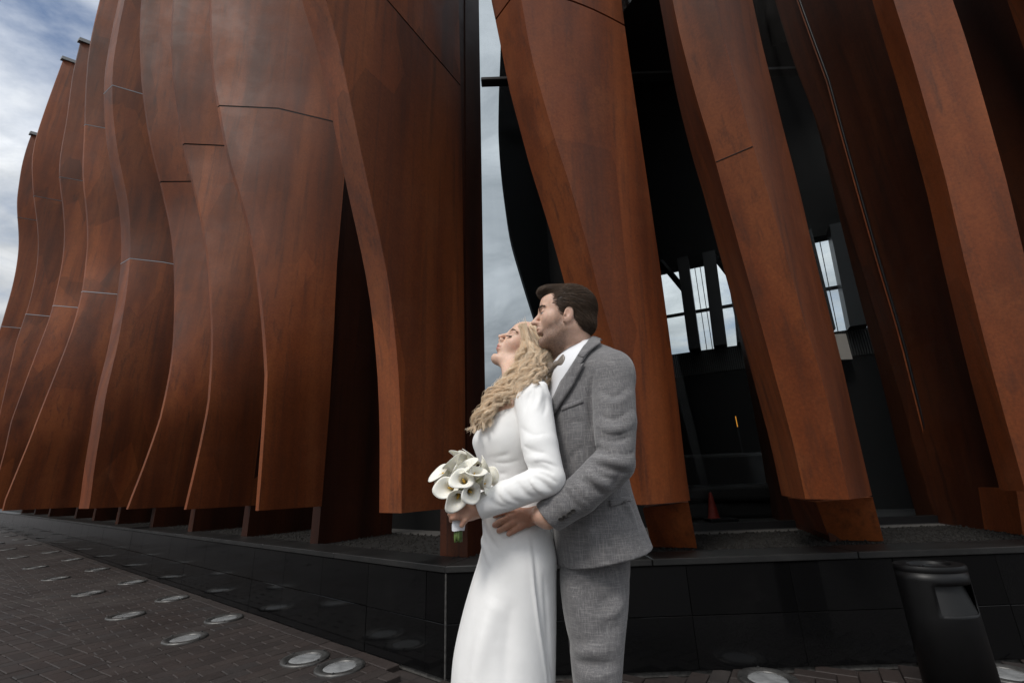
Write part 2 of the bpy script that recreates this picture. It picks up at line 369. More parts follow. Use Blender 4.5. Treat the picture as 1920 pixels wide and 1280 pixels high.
for n, q in enumerate(LP):
    on_right = q[0] > 0
    if on_right:
        lab = 'round recessed ground light beside the black litter bin' if q[0] > 2 else 'round recessed ground light in front of the plinth behind the groom'
        e = empty('ground_light', q, lab, 'ground light')
    else:
        near = ((q-CORNER)@NI) > -.5
        lab = 'round frosted ground light in the row close to the black plinth' if near else 'round frosted ground light in the outer row away from the plinth'
        e = empty('ground_light', q, lab, 'ground light', 'ground lights of the inner row' if near else 'ground lights of the outer row')
    e.location = (q[0], q[1], .004)
    e.rotation_euler.z = rng.uniform(0, 6)
    link_mesh('ring', ring_me, None, e); link_mesh('lens', lens_me, None, e)
    for k in range(4):
        b_ = link_mesh('bolt', bolt_me, None, e); b_.location = (.134*math.cos(k*math.pi/2), .134*math.sin(k*math.pi/2), .0105)

# plinth: core, granite tiles, coping, gravel bed
TH, JT = .018, .004
def tile_run(parent, origin, along, inward, length, start, courses):
    for (z0, z1, shift) in courses:
        s = start+shift
        while s < length:
            a, b = max(s, 0.0), min(s+.62, length)
            if b-a > .05:
                P = [origin+along*(a+JT/2)-inward*TH, origin+along*(b-JT/2)-inward*TH, origin+along*(b-JT/2), origin+along*(a+JT/2)]
                v, f = prism_vf([p[:2] for p in P], z0+JT/2, z1-JT/2)
                if np.cross(P[1]-P[0], P[2]-P[1])[2] < 0: f = [tuple(reversed(q)) for q in f]
                jit = rng.normal(0, .0006); v[:, :2] += inward[:2]*jit
                bevel(mesh_obj('tile', v, f, M['granite'], parent), .0015)
            s += .62
CO = [(0.0, .275, 0.0), (.275, .545, 0.0)]
pl = empty('plinth', CORNER, 'long low black polished granite plinth under the rust steel fins', 'plinth')
LL, RL = 34.0, 6.0
# core follows both walls
core = [wl(LL, 0), CORNER, wr(RL, 0), wr(RL, 3.0), wl(LL, 3.0)]
v, f = prism_vf([p[:2] for p in core], -.03, PH-.012); mesh_obj('core', v, f, M['grout'], pl)
off = .018
tile_run(pl, wl(0, 0), LW, NI, LL, -.45, CO)
tile_run(pl, wr(0, 0), RW, NR, RL, -.42, CO)
# corner fillet so the two runs of tiles close the corner
v, f = prism_vf([(CORNER-NI*TH)[:2], (CORNER-NI*TH*.5-NR*TH*.9)[:2], (CORNER-NR*TH)[:2], CORNER[:2]], 0, .545); mesh_obj('corner_joint', v, f, M['grout'], pl)
# coping slabs
def coping_run(along, base, inward, length, step, mitre):
    s = 0.0
    while s < length:
        b = min(s+step, length)
        o0 = -.03; i1 = .26
        sa_ = s+(.003 if s > 0 else 0)
        P = [base+along*(sa_ + (mitre*o0 if s == 0 else 0))+inward*o0, base+along*(b-.003)+inward*o0, base+along*(b-.003)+inward*i1, base+along*(sa_+(mitre*i1 if s == 0 else 0))+inward*i1]
        v, f = prism_vf([p[:2] for p in P], .547, PH+rng.normal(0, .0006))
        if np.cross(P[1]-P[0], P[2]-P[1])[2] < 0: f = [tuple(reversed(q)) for q in f]
        bevel(mesh_obj('coping_slab', v, f, M['coping'], pl), .004)
        s = b
mt_ = math.tan(math.radians((180-141)/2)) if False else .36
coping_run(LW, CORNER, NI, LL, 1.24, mt_); coping_run(RW, CORNER, NR, RL, 1.24, mt_)
# gravel bed behind the coping: joined stones
bed = [wl(LL, .262), CORNER+(NI+NR)*.14+np.array([0, 0, 0]), wr(RL, .262), wr(RL, 1.25), CORNER+(NI+NR)*.66, wl(LL, 1.25)]
v, f = prism_vf([p[:2] for p in bed], PH-.03, PH-.010); tag(mesh_obj('gravel_bed', v, f, M['gravel'], pl), kind='stuff')
st = []
oct_v = np.array([(1,0,0),(0,1,0),(-1,0,0),(0,-1,0),(0,0,1),(0,0,-1)], float); oct_f = [(0,1,4),(1,2,4),(2,3,4),(3,0,4),(1,0,5),(2,1,5),(3,2,5),(0,3,5)]
for k in range(5200):
    if k % 2: p = wl(rng.uniform(-.1, 9), rng.uniform(.27, 1.2), PH-.008)
    else: p = wr(rng.uniform(.0, 4.6), rng.uniform(.27, 1.2), PH-.008)
    vv = oct_v*rng.uniform(.006, .016)*rng.uniform(.6, 1.3, 3); a = rng.uniform(0, 6); c_, s_ = math.cos(a), math.sin(a)
    st.append((vv@np.array([[c_, s_, 0], [-s_, c_, 0], [0, 0, 1]])+p, oct_f))
V_, F_ = merge(st); tag(mesh_obj('gravel_stones', V_, F_, M['gravel'], pl), kind='stuff')
# ================================================================== STEEL FINS
FA = math.radians(30)
FD = np.array([math.sin(FA), math.cos(FA), 0.])            # fins of the left wing run inward along FD
FN = np.array([math.cos(FA), -math.sin(FA), 0.])           # normal of their visible wide face
TOPZ = 13.0
def smooth1(y, it):
    y = np.array(y, float)
    for _ in range(it):
        z = y.copy(); z[1:-1] = (y[:-2]+2*y[1:-1]+y[2:])/4; y = z
    return y
def curve_u(zu, zs, keep=.35, it=14):
    zu = sorted(zu); z = np.array([a for a, b in zu]); u = np.array([b for a, b in zu])
    fine = np.linspace(z[0], z[-1], 90); fu = smooth1(np.interp(fine, z, u), it)
    sl = (fu[-1]-fu[-8])/(fine[-1]-fine[-8])
    res = np.interp(zs, fine, fu)
    ext = zs > fine[-1]; dz = zs[ext]-fine[-1]
    res[ext] = fu[-1] + sl*1.4*(1-np.exp(-dz/1.4))*1.0 + sl*keep*.0*dz
    lo = zs < fine[0]; res[lo] = fu[0]+(zs[lo]-fine[0])*0
    return res
def loft(cols, closed=True, cap=True):
    n = len(cols); m = len(cols[0]); V = np.concatenate([np.asarray(c) for c in cols]); Fc = []
    for j in range(n if closed else n-1):
        a, b = j*m, ((j+1) % n)*m
        Fc += [(a+i, b+i, b+i+1, a+i+1) for i in range(m-1)]
    if cap and closed:
        Fc.append(tuple(j*m for j in range(n-1, -1, -1))); Fc.append(tuple(j*m+m-1 for j in range(n)))
    return V, Fc
def loft_obj(name, cols, mat, parent, sharp=22, cap=True):
    V, Fc = loft(cols, True, cap); o = mesh_obj(name, V, Fc, mat, parent); fix_normals(o.data)
    o.data.polygons.foreach_set('use_smooth', [True]*len(o.data.polygons)); o.data.set_sharp_from_angle(angle=math.radians(sharp))
    return o
def zsteps(z0, z1, st=.16): return np.linspace(z0, z1, max(2, int((z1-z0)/st)+1))

LEFT = dict(
 B=dict(foot=(881,1042), tr=[(610,0),(630,60),(655,180),(680,300),(700,390),(720,480),(735,570),(747,690),(752,800),(753,967)], t=.21, outer=False,
        back=[(860,0),(866,280),(870,560),(872,760),(872,958)], seams=[4.55], web=(.0,.25,.26), seampx=True),
 A=dict(foot=(600,1019), tr=[(392,0),(395,120),(400,160),(425,300),(440,345),(470,450),(482,530),(492,625),(496,715),(488,840),(479,955)], t=.045, tw=1.25, outer=True,
        back=[(646,330),(640,400),(632,490),(625,640),(618,760),(603,950)], seams=[5.15], web=(.0,.92,.11)),
 K1=dict(foot=(463,1005), tr=[(324,0),(319,75),(325,165),(340,255),(355,325),(377,415),(390,500),(395,600),(397,640),(392,715),(375,830),(345,954)], t=.045, tw=1.25, outer=True, seams=[5.65], web=(0,.9,.11)),
 K2=dict(foot=(360,996), tr=[(265,0),(261,65),(265,165),(280,270),(295,325),(315,400),(325,475),(327,550),(325,640),(318,700),(300,780),(270,870),(237,951)], t=.05, tw=1.25, outer=True, seams=[5.9], web=(0,.9,.11)),
 K3=dict(foot=(286,988), tr=[(205,85),(195,140),(194,200),(197,250),(207,317),(217,355),(226,405),(229,455),(226,505),(220,555),(203,654),(178,747),(158,872),(150,940)], t=.36, tw=.8, outer=True, seams=[4.98, 8.2], web=(0,.9,.11)),
 K4=dict(foot=(221,982), tr=[(187,0),(172,62),(165,100),(160,160),(158,250),(152,330),(160,380),(164,430),(164,467),(159,520),(150,562),(137,613),(116,669),(84,747),(59,810),(34,875),(9,935)], t=.07, tw=1.05, outer=True, seams=[4.9, 8.6], web=(0,.9,.11)),
 K5=dict(foot=(176,976), tr=[(162,22),(150,82),(135,140),(125,225),(112,290),(108,330),(117,380),(121,430),(119,480),(112,517),(100,575),(84,620),(60,680),(20,790)], t=.07, tw=1.05, outer=True, seams=[5.2, 8.4], web=(0,.9,.11), top=12.3),
 K6=dict(foot=(142,971), tr=[(137,61),(120,107),(86,200),(66,260),(58,300),(62,370),(70,420),(72,470),(66,520),(52,580),(30,640)], t=.07, tw=1.05, outer=True, seams=[5.6, 8.9], web=(0,.9,.11), top=13.4),
 K7=dict(foot=(92,968), tr=[(72,217),(50,275),(40,312),(31,375),(32,405),(35,435),(35,467),(30,505),(22,542),(5,600)], t=.07, tw=1.05, outer=True, seams=[5.9, 9.4], web=(0,.9,.11), top=12.3),
 K8=dict(foot=(65,964), flat=(-.75, 6.0), tr=None, t=.3, outer=True, seams=[], web=(0,.9,.11), top=6.0),
 K9=dict(foot=(41,961.5), flat=(-.75, 5.0), tr=None, t=.3, outer=True, seams=[], web=(0,.9,.11), top=5.0),
)
ORD = ['first','second','third','fourth','fifth','sixth','seventh','eighth','ninth','tenth','eleventh']
NOTE = dict(B='narrow orange front edge', A='broad flaring lower panel', K1='gently bulging edge', K2='wavy edge', K3='pale rust nose band', K4='strongly flared foot', K5='grey capped top', K6='grey capped tall top', K7='outermost bulging outline', K8='short hidden nose', K9='low hidden nose')
for idx, (k, D) in enumerate(LEFT.items()):
    foot = hit_z(*D['foot'], z=PH); t = D['t']; top = D.get('top', TOPZ)
    root = empty('steel_fin', foot, 'rust steel fin with %s, %s from the corner along the receding plinth' % (NOTE[k], ORD[idx]), 'steel fin', 'rust fins along the receding plinth')
    zb = .905
    TW = D.get('tw', 0.0)
    twist = lambda z: TW*np.interp(z, [.9, 2.0, 3.6, 5.5, 9.0], [0.0, .06, .42, .85, 1.0])
    def U(px, shift):
        P = foot-FN*shift; r = []
        for x, y in px:
            h = hit_pl(x, y, P, FN)
            for _ in range(6 if shift else 0):                        # the noses turn towards the front as they rise
                P2 = P-FN*twist(h[2]); h = hit_pl(x, y, P2, FN)
            r.append((h[2], (h-P)@FD))
        return r
    zs_all = zsteps(zb, top)
    if D['tr']: trz = U(D['tr'], t if D['outer'] else 0.0)
    else: trz = [(.9, D['flat'][0]), (2, D['flat'][0]), (4, D['flat'][0]-.1)]
    if 'back' in D:
        bz = U(D['back'], 0.0)
    cuts = [zb]+[s for s in D['seams'] if s < top-.5]+[top]
    for i in range(len(cuts)-1):
        a = cuts[i]+(.010 if i else 0); b = cuts[i+1]-(.010 if i < len(cuts)-2 else 0)
        zs = zsteps(a, b)
        uf = curve_u(trz, zs)
        ub = np.full_like(zs, .14)
        if 'back' in D:
            ub = curve_u(bz, zs, it=4)
        ub = np.maximum(ub, uf+.5)
        zc = np.stack([np.zeros_like(zs), np.zeros_like(zs), zs-PH], 1)
        ins = .30*t if not D['outer'] else .12*t
        Fr = foot+uf[:, None]*FD+zc
        Ou = foot+(uf+ (0.0 if D['outer'] else .03))[:, None]*FD-FN*t+zc
        tw_ = twist(zs)[:, None]
        Bk = foot+ub[:, None]*FD+zc; Bl = Bk-FN*t
        if D['outer']:
            Fr = Fr-FN*tw_; Ou = Ou-FN*tw_
            um = uf*.62+ub*.38; Mi = foot+um[:, None]*FD-FN*tw_*.48+zc           # slight belly across the face
            loft_obj('panel', [Fr, Mi, Bk, Bl-FN*tw_*.2, Ou], M['corten'], root)
        else: loft_obj('panel', [Fr, Bk, Bl, Ou], M['corten'], root)
    for s in D['seams']:
        if s >= top-.5: continue
        zs = np.array([s-.022, s+.022]); uf = curve_u(trz, zs)
        ub = np.maximum(curve_u(bz, zs, it=4) if 'back' in D else np.full(2, .14), uf+.5)
        e = .0025 if k not in ('A', 'B', 'K1', 'K2') else -.004
        zc = np.stack([np.zeros(2), np.zeros(2), (zs-s)*(.24 if k in ('A', 'B', 'K1', 'K2') else .26)+s-PH], 1)
        sh = 0.0 if k != 'A' else 0.0
        c_ = [foot+(uf-e)[:, None]*FD+FN*e+zc, foot+(ub-.01)[:, None]*FD+FN*e+zc, foot+(ub-.01)[:, None]*FD-FN*(t-.01)+zc, foot+(uf-e)[:, None]*FD-FN*(t+e)+zc]
        if D['outer']:
            c_[0] = c_[0]-FN*twist(s); c_[3] = c_[3]-FN*twist(s)
            um = uf*.62+ub*.38; c_.insert(1, foot+um[:, None]*FD-FN*(twist(s)*.48-e)+zc)
        loft_obj('seam_strip', c_, M['steel_dark' if k in ('A', 'B', 'K1', 'K2') else 'seam'], root)
    u0, u1, tw = D['web']
    zs = zsteps(PH-.01, top-.3, .6); zc = np.stack([0*zs, 0*zs, zs-PH], 1)
    r0 = .002
    cols = [foot+u0*FD-FN*r0+zc, foot+u1*FD-FN*r0+zc, foot+u1*FD-FN*(r0+tw)+zc, foot+u0*FD-FN*(r0+tw)+zc]
    if k in ('A',): cols = [foot+u0*FD-FN*.03+zc, foot+u1*FD-FN*.03+zc, foot+u1*FD-FN*.14+zc, foot+u0*FD-FN*.14+zc]
    if k == 'B': cols = [foot+u0*FD-FN*.02+zc, foot+u1*FD-FN*.02+zc, foot+u1*FD-FN*.26+zc, foot+u0*FD-FN*.26+zc]
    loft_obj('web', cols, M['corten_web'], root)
    if k in ('A', 'B'):                                                   # plate closing the gap between nose and web
        zs = zsteps(.96, top-.3, .3); zc = np.stack([0*zs, 0*zs, zs-PH], 1); q0, q1 = (.032, .10)
        ubq = np.maximum(curve_u(bz, zs, it=4), curve_u(trz, zs)+.5)[:, None]-.015
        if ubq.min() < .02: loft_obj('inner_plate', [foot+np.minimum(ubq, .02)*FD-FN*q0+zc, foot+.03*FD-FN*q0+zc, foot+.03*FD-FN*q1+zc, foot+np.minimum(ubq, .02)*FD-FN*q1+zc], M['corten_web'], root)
    if k in ('K5', 'K6', 'K7'):
        uf = curve_u(trz, np.array([top]))[0]; q = twist(top)
        P = [foot+FD*(uf-.05)-FN*(t+.03+q), foot+FD*(uf-.05)+FN*(.04-q), foot+FD*(uf+.3)+FN*(.04-q*.85), foot+FD*(uf+.3)-FN*(t+.03+q*.85)]
        v, f = prism_vf([p[:2] for p in P], top+.002, top+.10)
        o = mesh_obj('cap', v, f, M['cap'], root); fix_normals(o.data)

# dark backing wall behind the left wing
P = [wl(1.35, 1.55), wl(33, 1.55), wl(33, 1.75), wl(1.35, 1.75)]
v, f = prism_vf([p[:2] for p in P], PH-.02, 11.5); o = mesh_obj('backing_wall', v, f, M['black']); fix_normals(o.data)
tag(o, 'black wall standing behind the rust fins of the receding wing', 'wall')

# ---------------------------------------------------------------- fins of the right wing
def lean_col(px, Yb, g, zs, zb=.9, it=8, keep=1.0):
    n = np.array([0, 1., g]); P = np.array([0, Yb, zb]); pts = np.array([hit_pl(x, y, P, n) for x, y in px]); pts = pts[np.argsort(pts[:, 2])]
    fz = np.linspace(pts[0, 2], pts[-1, 2], 80); fx = smooth1(np.interp(fz, pts[:, 2], pts[:, 0]), it)
    x = np.interp(zs, fz, fx); hi = zs > fz[-1]; x[hi] = fx[-1]+(fx[-1]-fx[-10])/(fz[-1]-fz[-10])*(zs[hi]-fz[-1])*.7
    lo = zs < fz[0]; x[lo] = fx[0]+(fx[9]-fx[0])/(fz[9]-fz[0])*(zs[lo]-fz[0])
    gz = np.minimum(zs, 5.2)
    return np.stack([x, Yb-g*(gz-zb)+.05*np.maximum(zs-5.2, 0)*0, zs], 1)
def sh(c, dx=0, dy=0, dz=0): return np.asarray(c)+np.array([dx, dy, dz])
RD = np.array([.30, .954, 0])
def right_nose(root, Lp, Mp, Rp, YL, YM, YR, zcuts, gapmat, depth=.55, bulge=0, g=.13):
    for i in range(len(zcuts)-1):
        a = zcuts[i]+(.008 if i else 0); b = zcuts[i+1]-(.008 if i < len(zcuts)-2 else 0); zs = zsteps(a, b, .14)
        Lc = lean_col(Lp, YL, g, zs); Mc = lean_col(Mp, YM, g, zs) if Mp else None; Rc = lean_col(Rp, YR, g, zs)
        cols = [Lc]
        if Mp:
            cols.append(Mc)
            for q in range(1, bulge+1):
                f_ = q/(bulge+1); cols.append(Mc*(1-f_)+Rc*f_+np.array([.01, -.035, 0])*math.sin(math.pi*f_)*(1 if bulge > 1 else .4))
        cols.append(Rc)
        cols += [Rc+RD*depth*.55+np.array([-.05, 0, 0]), Lc+RD*depth]
        loft_obj('panel', cols, M['corten'], root, sharp=14)
    for s in zcuts[1:-1]:
        zs = np.array([s-.010, s+.010]); Lc = lean_col(Lp, YL, g, zs); Rc = lean_col(Rp, YR, g, zs); Mc = lean_col(Mp, YM, g, zs) if Mp else (Lc+Rc)/2
        ctr = (Lc+Rc)/2+RD*.2
        cols = [c*(1-.05)+ctr*.05 for c in (Lc, Mc, Rc)]+[Rc+RD*depth*.5+np.array([-.05, 0, 0]), Lc+RD*depth*.95]
        loft_obj('seam_strip', cols, M['steel_dark'], root)

# C : broad rounded fin behind the couple
C_L = [(921,0),(939,87),(954,166),(978,254),(995,319),(1017,385),(1039,459),(1057,525),(1085,630),(1112,740),(1135,850),(1150,946)]
C_M = [(989,66),(1000,122),(1013,166),(1039,258),(1070,350),(1105,472),(1122,547),(1150,640),(1175,760),(1195,870),(1204,948)]
C_R = [(1165,0),(1171,48),(1181,118),(1199,240),(1212,328),(1225,415),(1238,503),(1258,650),(1272,760),(1284,870),(1294,938)]
fin = empty('steel_fin', (1.0, 3.45, PH), 'broad rounded rust steel fin rising directly behind the couple', 'steel fin', 'rust fins of the right wing')
right_nose(fin, C_L, C_M, C_R, 3.02, 2.79, 3.10, [.905, hit_pl(1171, 48, (0, 3.10, .9), (0, 1, .13))[2], 12.0], None, .6, bulge=5)
zsF = np.array([PH-.01, .935])
def foot_obj(root, bl, br, back, tl, tr):
    b_ = [hit_z(*bl, z=PH-.004), hit_z(*br, z=PH-.004)]; t_ = [tl, tr]
    bk = np.array(back)
    cols = [np.array([b_[0], t_[0]]), np.array([b_[1], t_[1]]), np.array([b_[1]+bk, t_[1]+bk]), np.array([b_[0]+bk, t_[0]+bk])]
    loft_obj('foot', cols, M['corten'], root)
foot_obj(fin, (1222,1025), (1307,1027), (.25, .75, 0), hit_Y(1205, 952, 3.40), hit_Y(1291, 941, 3.27))
# D
D_L = [(1261,0),(1274,65),(1292,134),(1311,203),(1331,264),(1355,353),(1374,420),(1395,495),(1430,620),(1460,730),(1485,820),(1510,934)]
D_M = [(1339,0),(1359,81),(1380,154),(1412,276),(1441,366),(1474,480),(1500,575),(1530,670),(1560,780),(1593,937)]
D_R = [(1411,0),(1428,81),(1449,162),(1469,244),(1489,317),(1506,386),(1527,480),(1540,530),(1575,665),(1605,800),(1635,928)]
fin = empty('steel_fin', (2.35, 3.45, PH), 'leaning rust steel fin with folded nose beside the lit back windows', 'steel fin', 'rust fins of the right wing')
right_nose(fin, D_L, D_M, D_R, 2.80, 2.61, 2.95, [.905, 12.0], None, .6, bulge=1)
zq = np.linspace(1, 6, 400); Lq, Mq = lean_col(D_L, 2.80, .13, zq), lean_col(D_M, 2.61, .13, zq)
a_ = Mq[np.argmin(np.abs(proj(Mq)[0][:, 1]-276))]; b2_ = Lq[np.argmin(np.abs(proj(Lq)[0][:, 1]-303))]
v, f = tube_vf([a_+(b2_-a_)*t_ for t_ in np.linspace(.01, .99, 6)], .0035, 6); mesh_obj('seam_strip', v, f, M['steel_dark'], fin)
foot_obj(fin, (1556,1012), (1657,1014), (.28, .85, 0), hit_Y(1530, 941, 3.42), hit_Y(1636, 931, 3.28))
def web_obj(root, back_px, YB, front_base, front_px, YF, zmax=8.0, thick=.11, z0=PH-.01, shift=(0, 0)):
    zs = zsteps(z0, zmax, .25); Bc = lean_col(back_px, YB, .06, zs, PH); Fc_ = lean_col(front_px, YF, .10, zs, PH)
    s = np.array([shift[0], shift[1], 0]); Bc = Bc+s; Fc_ = Fc_+s
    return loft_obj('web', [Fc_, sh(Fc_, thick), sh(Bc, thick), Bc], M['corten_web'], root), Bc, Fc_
D_WB = [(1262,0),(1300,160),(1315,244),(1340,360),(1352,440),(1372,570),(1400,700),(1430,860),(1447,968)]
D_WF = [(1312,0),(1395,300),(1440,470),(1475,640),(1510,800),(1545,960),(1556,1012)]
web_obj(fin, D_WB, 5.55, None, D_WF, 3.55)
# F
F_L = [(1675,0),(1709,106),(1741,219),(1774,337),(1806,479),(1815,515),(1850,655),(1885,785),(1917,900)]
F_R = [(1786,0),(1810,69),(1847,195),(1887,337),(1916,460),(1950,600),(1985,760),(2020,910)]
fin = empty('steel_fin', (3.6, 3.45, PH), 'tall rust steel fin with dark shaded side plate behind the litter bin', 'steel fin', 'rust fins of the right wing')
right_nose(fin, F_L, None, F_R, 2.80, 2.65, 2.65, [.905, 12.0], None, .22)
F_WB = [(1465,0),(1493,114),(1530,227),(1558,337),(1579,430),(1625,610),(1660,740),(1690,870),(1720,972)]
F_WF = [(1710,0),(1770,250),(1815,450),(1850,620),(1885,800),(1915,1000)]
wo, FBc, FFc = web_obj(fin, F_WB, 4.80, None, F_WF, 3.53)
foot_obj(fin, (1918,1003), (2010,1003), (.12, .4, 0), hit_Y(1905, 915, 3.42), hit_Y(1990, 916, 3.28))
# glass line edge on the web: thin dark frame bar
def edge_bar(root, px, Yb, shift=0.0, col='frame', r=.014, zmax=7.5):
    zs = zsteps(PH, zmax, .25); c_ = lean_col(px, Yb, .08, zs, PH)+np.array([shift, 0, 0]); v, f = tube_vf(c_, r, 6); return mesh_obj('glazing_bead', v, f, M[col], root, True)
F_ED = [(1508,0),(1530,81),(1546,138),(1579,260),(1611,374),(1648,504),(1685,625),(1725,785),(1776,972)]
edge_bar(fin, F_ED, 4.40, 0, 'corten', .009); edge_bar(fin, F_ED, 4.37, .026, 'frame', .011)
fin2 = empty('steel_fin', (5.1, 3.55, PH), 'shaded rust steel plate beyond the fin behind the litter bin', 'steel fin', 'rust fins of the right wing')
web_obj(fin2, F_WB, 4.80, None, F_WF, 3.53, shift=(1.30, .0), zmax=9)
edge_bar(fin2, [(1851,0),(1885,80),(1920,167),(1960,280),(2010,430),(2060,600),(2130,900)], 4.40, 0, 'seam', .006)
nose2 = [np.array(c) for c in (FFc,)]
zs = zsteps(.905, 9, .2)
fc = lean_col(F_L, 2.80, .13, zs)+np.array([1.62, .1, 0]); fr2 = lean_col(F_R, 2.65, .13, zs)+np.array([1.62, .1, 0])
loft_obj('panel', [fc, fr2, fr2+RD*.5, fc+RD*.7], M['corten'], fin2)

# ---------------------------------------------------------------- glazed hall between the fins
hall = empty('glazed_hall', (2.0, 4.7, PH), 'dark glazed hall with sky lit back windows behind the right fins', 'building')
def hall_box(name, x0, x1, y0, y1, z0, z1, mat):
    v, f = box_vf(((x0+x1)/2, (y0+y1)/2, (z0+z1)/2), (x1-x0, y1-y0, z1-z0)); return mesh_obj(name, v, f, mat, hall)
# curved black end wall at the open slot
ED = [(948,-160),(944,-60),(940,40),(938,110),(935,180),(934,260),(940,330),(955,440),(985,540),(1006,605),(1032,690),(1060,790),(1085,900),(1105,1010)]
pts = np.array([hit_Y(x, y, 5.0) for x, y in ED]); pts = pts[np.argsort(pts[:, 2])]; zs = zsteps(.55, 8.4, .12)
fx = smooth1(np.interp(zs, pts[:, 2], pts[:, 0]), 3); e0 = np.stack([fx, 0*fx+5.0, zs], 1); e1 = np.stack([0*fx+1.62, 0*fx+5.0, zs], 1)
loft_obj('end_wall', [e0, e1, sh(e1, 0, .18), sh(e0, 0, .18)], M['black'], hall)
# back wall line
WB0 = np.array([2.6, 7.15, 0]); WE = np.array([.906, -.424, 0]); WNrm = np.array([.424, .906, 0])
def wb(t, i, z): return WB0+WE*t+WNrm*i+np.array([0, 0, z])
def wall_piece(name, t0, t1, z0, z1, mat, i0=0.0, i1=.22, parent=None):
    P = [wb(t0, i0, 0), wb(t1, i0, 0), wb(t1, i1, 0), wb(t0, i1, 0)]
    v, f = prism_vf([p[:2] for p in P], z0, z1); o = mesh_obj(name, v, f, mat, parent or hall); fix_normals(o.data); return o
def on_wb(x, y): h = hit_pl(x, y, WB0, WNrm); return (h-WB0)@WE, h[2]
zsill, ztop = 2.96, 4.46
wall_piece('wall', -1.25, 7.0, .5, 2.56, M['black'])
wall_piece('wall', -1.25, 7.0, ztop, 9.0, M['black'])
wall_piece('wall', -1.25, -.25, 2.56, ztop, M['black'])
wall_piece('wall', 4.2, 7.0, 2.56, ztop, M['black'])
M['grille'] = plain('grille_metal', (.035, .034, .032), .5, .3)
wall_piece('panel', -.25, 4.2, 2.56, zsill, M['interior'], .02, .2)
rib = []
for k in range(150):
    t = -.22+k*.0295
    P = [wb(t, -.02, 0), wb(t+.012, -.02, 0), wb(t+.012, .02, 0), wb(t, .02, 0)]; rib.append(prism_vf([p[:2] for p in P], 2.58, zsill-.02))
V_, F_ = merge(rib); o = tag(mesh_obj('grille_ribs', V_, F_, M['grille'], hall), kind='stuff')
# windows: glass, transom, columns
wall_piece('pane', -.25, 4.2, zsill, ztop, M['glass'], .10, .11)
wall_piece('transom', -.25, 4.2, 3.62, 3.665, M['frame'], .08, .13)
for (x0, y0, x1, y1, wd) in ((1283,500,1305,662,.17),(1330,482,1352,656,.19),(1568,440,1604,618,.22),(1375,470,1392,652,.14),(1500,440,1545,630,.22)):
    ta, za = on_wb(x0, y0); tb, zb_ = on_wb(x1, y1); za = 4.5; zb_ = zsill-.02
    ta2 = ta
    P0_ = wb(tb, -.12, zb_); P1_ = wb(ta2, -.12, za)
    cols = []
    for dx, dy in ((-wd/2, -.12), (wd/2, -.12), (wd/2, .12), (-wd/2, .12)):
        cols.append(np.array([P0_+WE*dx+WNrm*dy, P1_+WE*dx+WNrm*dy]))
    loft_obj('column', cols, M['frame'], hall)
for (x0, y0, x1, y1) in ((1300,487,1325,655),(1310,485,1336,655),(1536,437,1575,625)):
    ta, _ = on_wb(x0, y0); tb, _ = on_wb(x1, y1)
    v, f = tube_vf([wb(tb, .09, zsill), wb(ta, .09, ztop)], .006, 6); mesh_obj('mullion', v, f, M['frame'], hall)
for (xa, ya, xb, yb) in ((1240,498,1283,545),(1335,482,1368,520)):
    ta, za = on_wb(xa, ya); tb, zb_ = on_wb(xb, yb)
    v, f = tube_vf([wb(ta, -.05, za+.06), wb(tb, -.05, zb_)], .05, 4); mesh_obj('brace', v, f, M['frame'], hall)
# floor, ceiling, far right end
fp = [(.9, 4.55), (8.8, 4.55), (9.2, 4.3), (2.6+.906*7, 7.15-.424*7), (2.6-.906*2.6, 7.15+.424*2.6), (.6, 5.18)]
M['hallfloor'] = plain('hall_floor', (.045, .045, .045), .28, 0, .5, 2, .3)
v, f = prism_vf([(1.3, 4.45), (8.0, 4.45), (8.6, 4.6), (1.5, 7.7), (1.5, 5.2)], .50, .578); o = mesh_obj('floor', v, f, M['hallfloor'], hall); fix_normals(o.data)
v, f = prism_vf([(1.45, 4.65), (9.3, 4.65), (9.3, 5.0), (1.45, 7.8)], 8.2, 8.5); o = mesh_obj('ceiling', v, f, M['interior'], hall); fix_normals(o.data)
hall_box('side_wall', 8.0, 8.2, 4.4, 5.2, .5, 8.2, M['black'])
v, f = prism_vf([(1.45, 5.19), (1.6, 5.19), (1.6, 7.60), (1.45, 7.68)], .5, 8.2); o = mesh_obj('side_wall', v, f, M['black'], hall); fix_normals(o.data)
# front glazing on the line of the fin webs, with the long dark transom beam
gz0, gz1 = .60, 8.1
for (x0, x1) in ((1.35, 2.52), (2.72, 4.05), (4.16, 5.4)):
    hall_box('pane', x0, x1, 4.50, 4.512, gz0, gz1, M['glass'])
hall_box('sill_frame', 1.3, 5.5, 4.47, 4.54, .578, .64, M['frame'])
v, f = box_vf((1.97, 4.62, 6.0), (4.5, .12, .055)); o = mesh_obj('transom_beam', v, f, M['frame'], hall); bevel(o, .01)
# glass in the open slot beside the corner fin
v, f = box_vf((.0, 4.9, 4.3), (.95, .012, 7.4)); mesh_obj('pane', v, f, M['glass_tint'], hall)

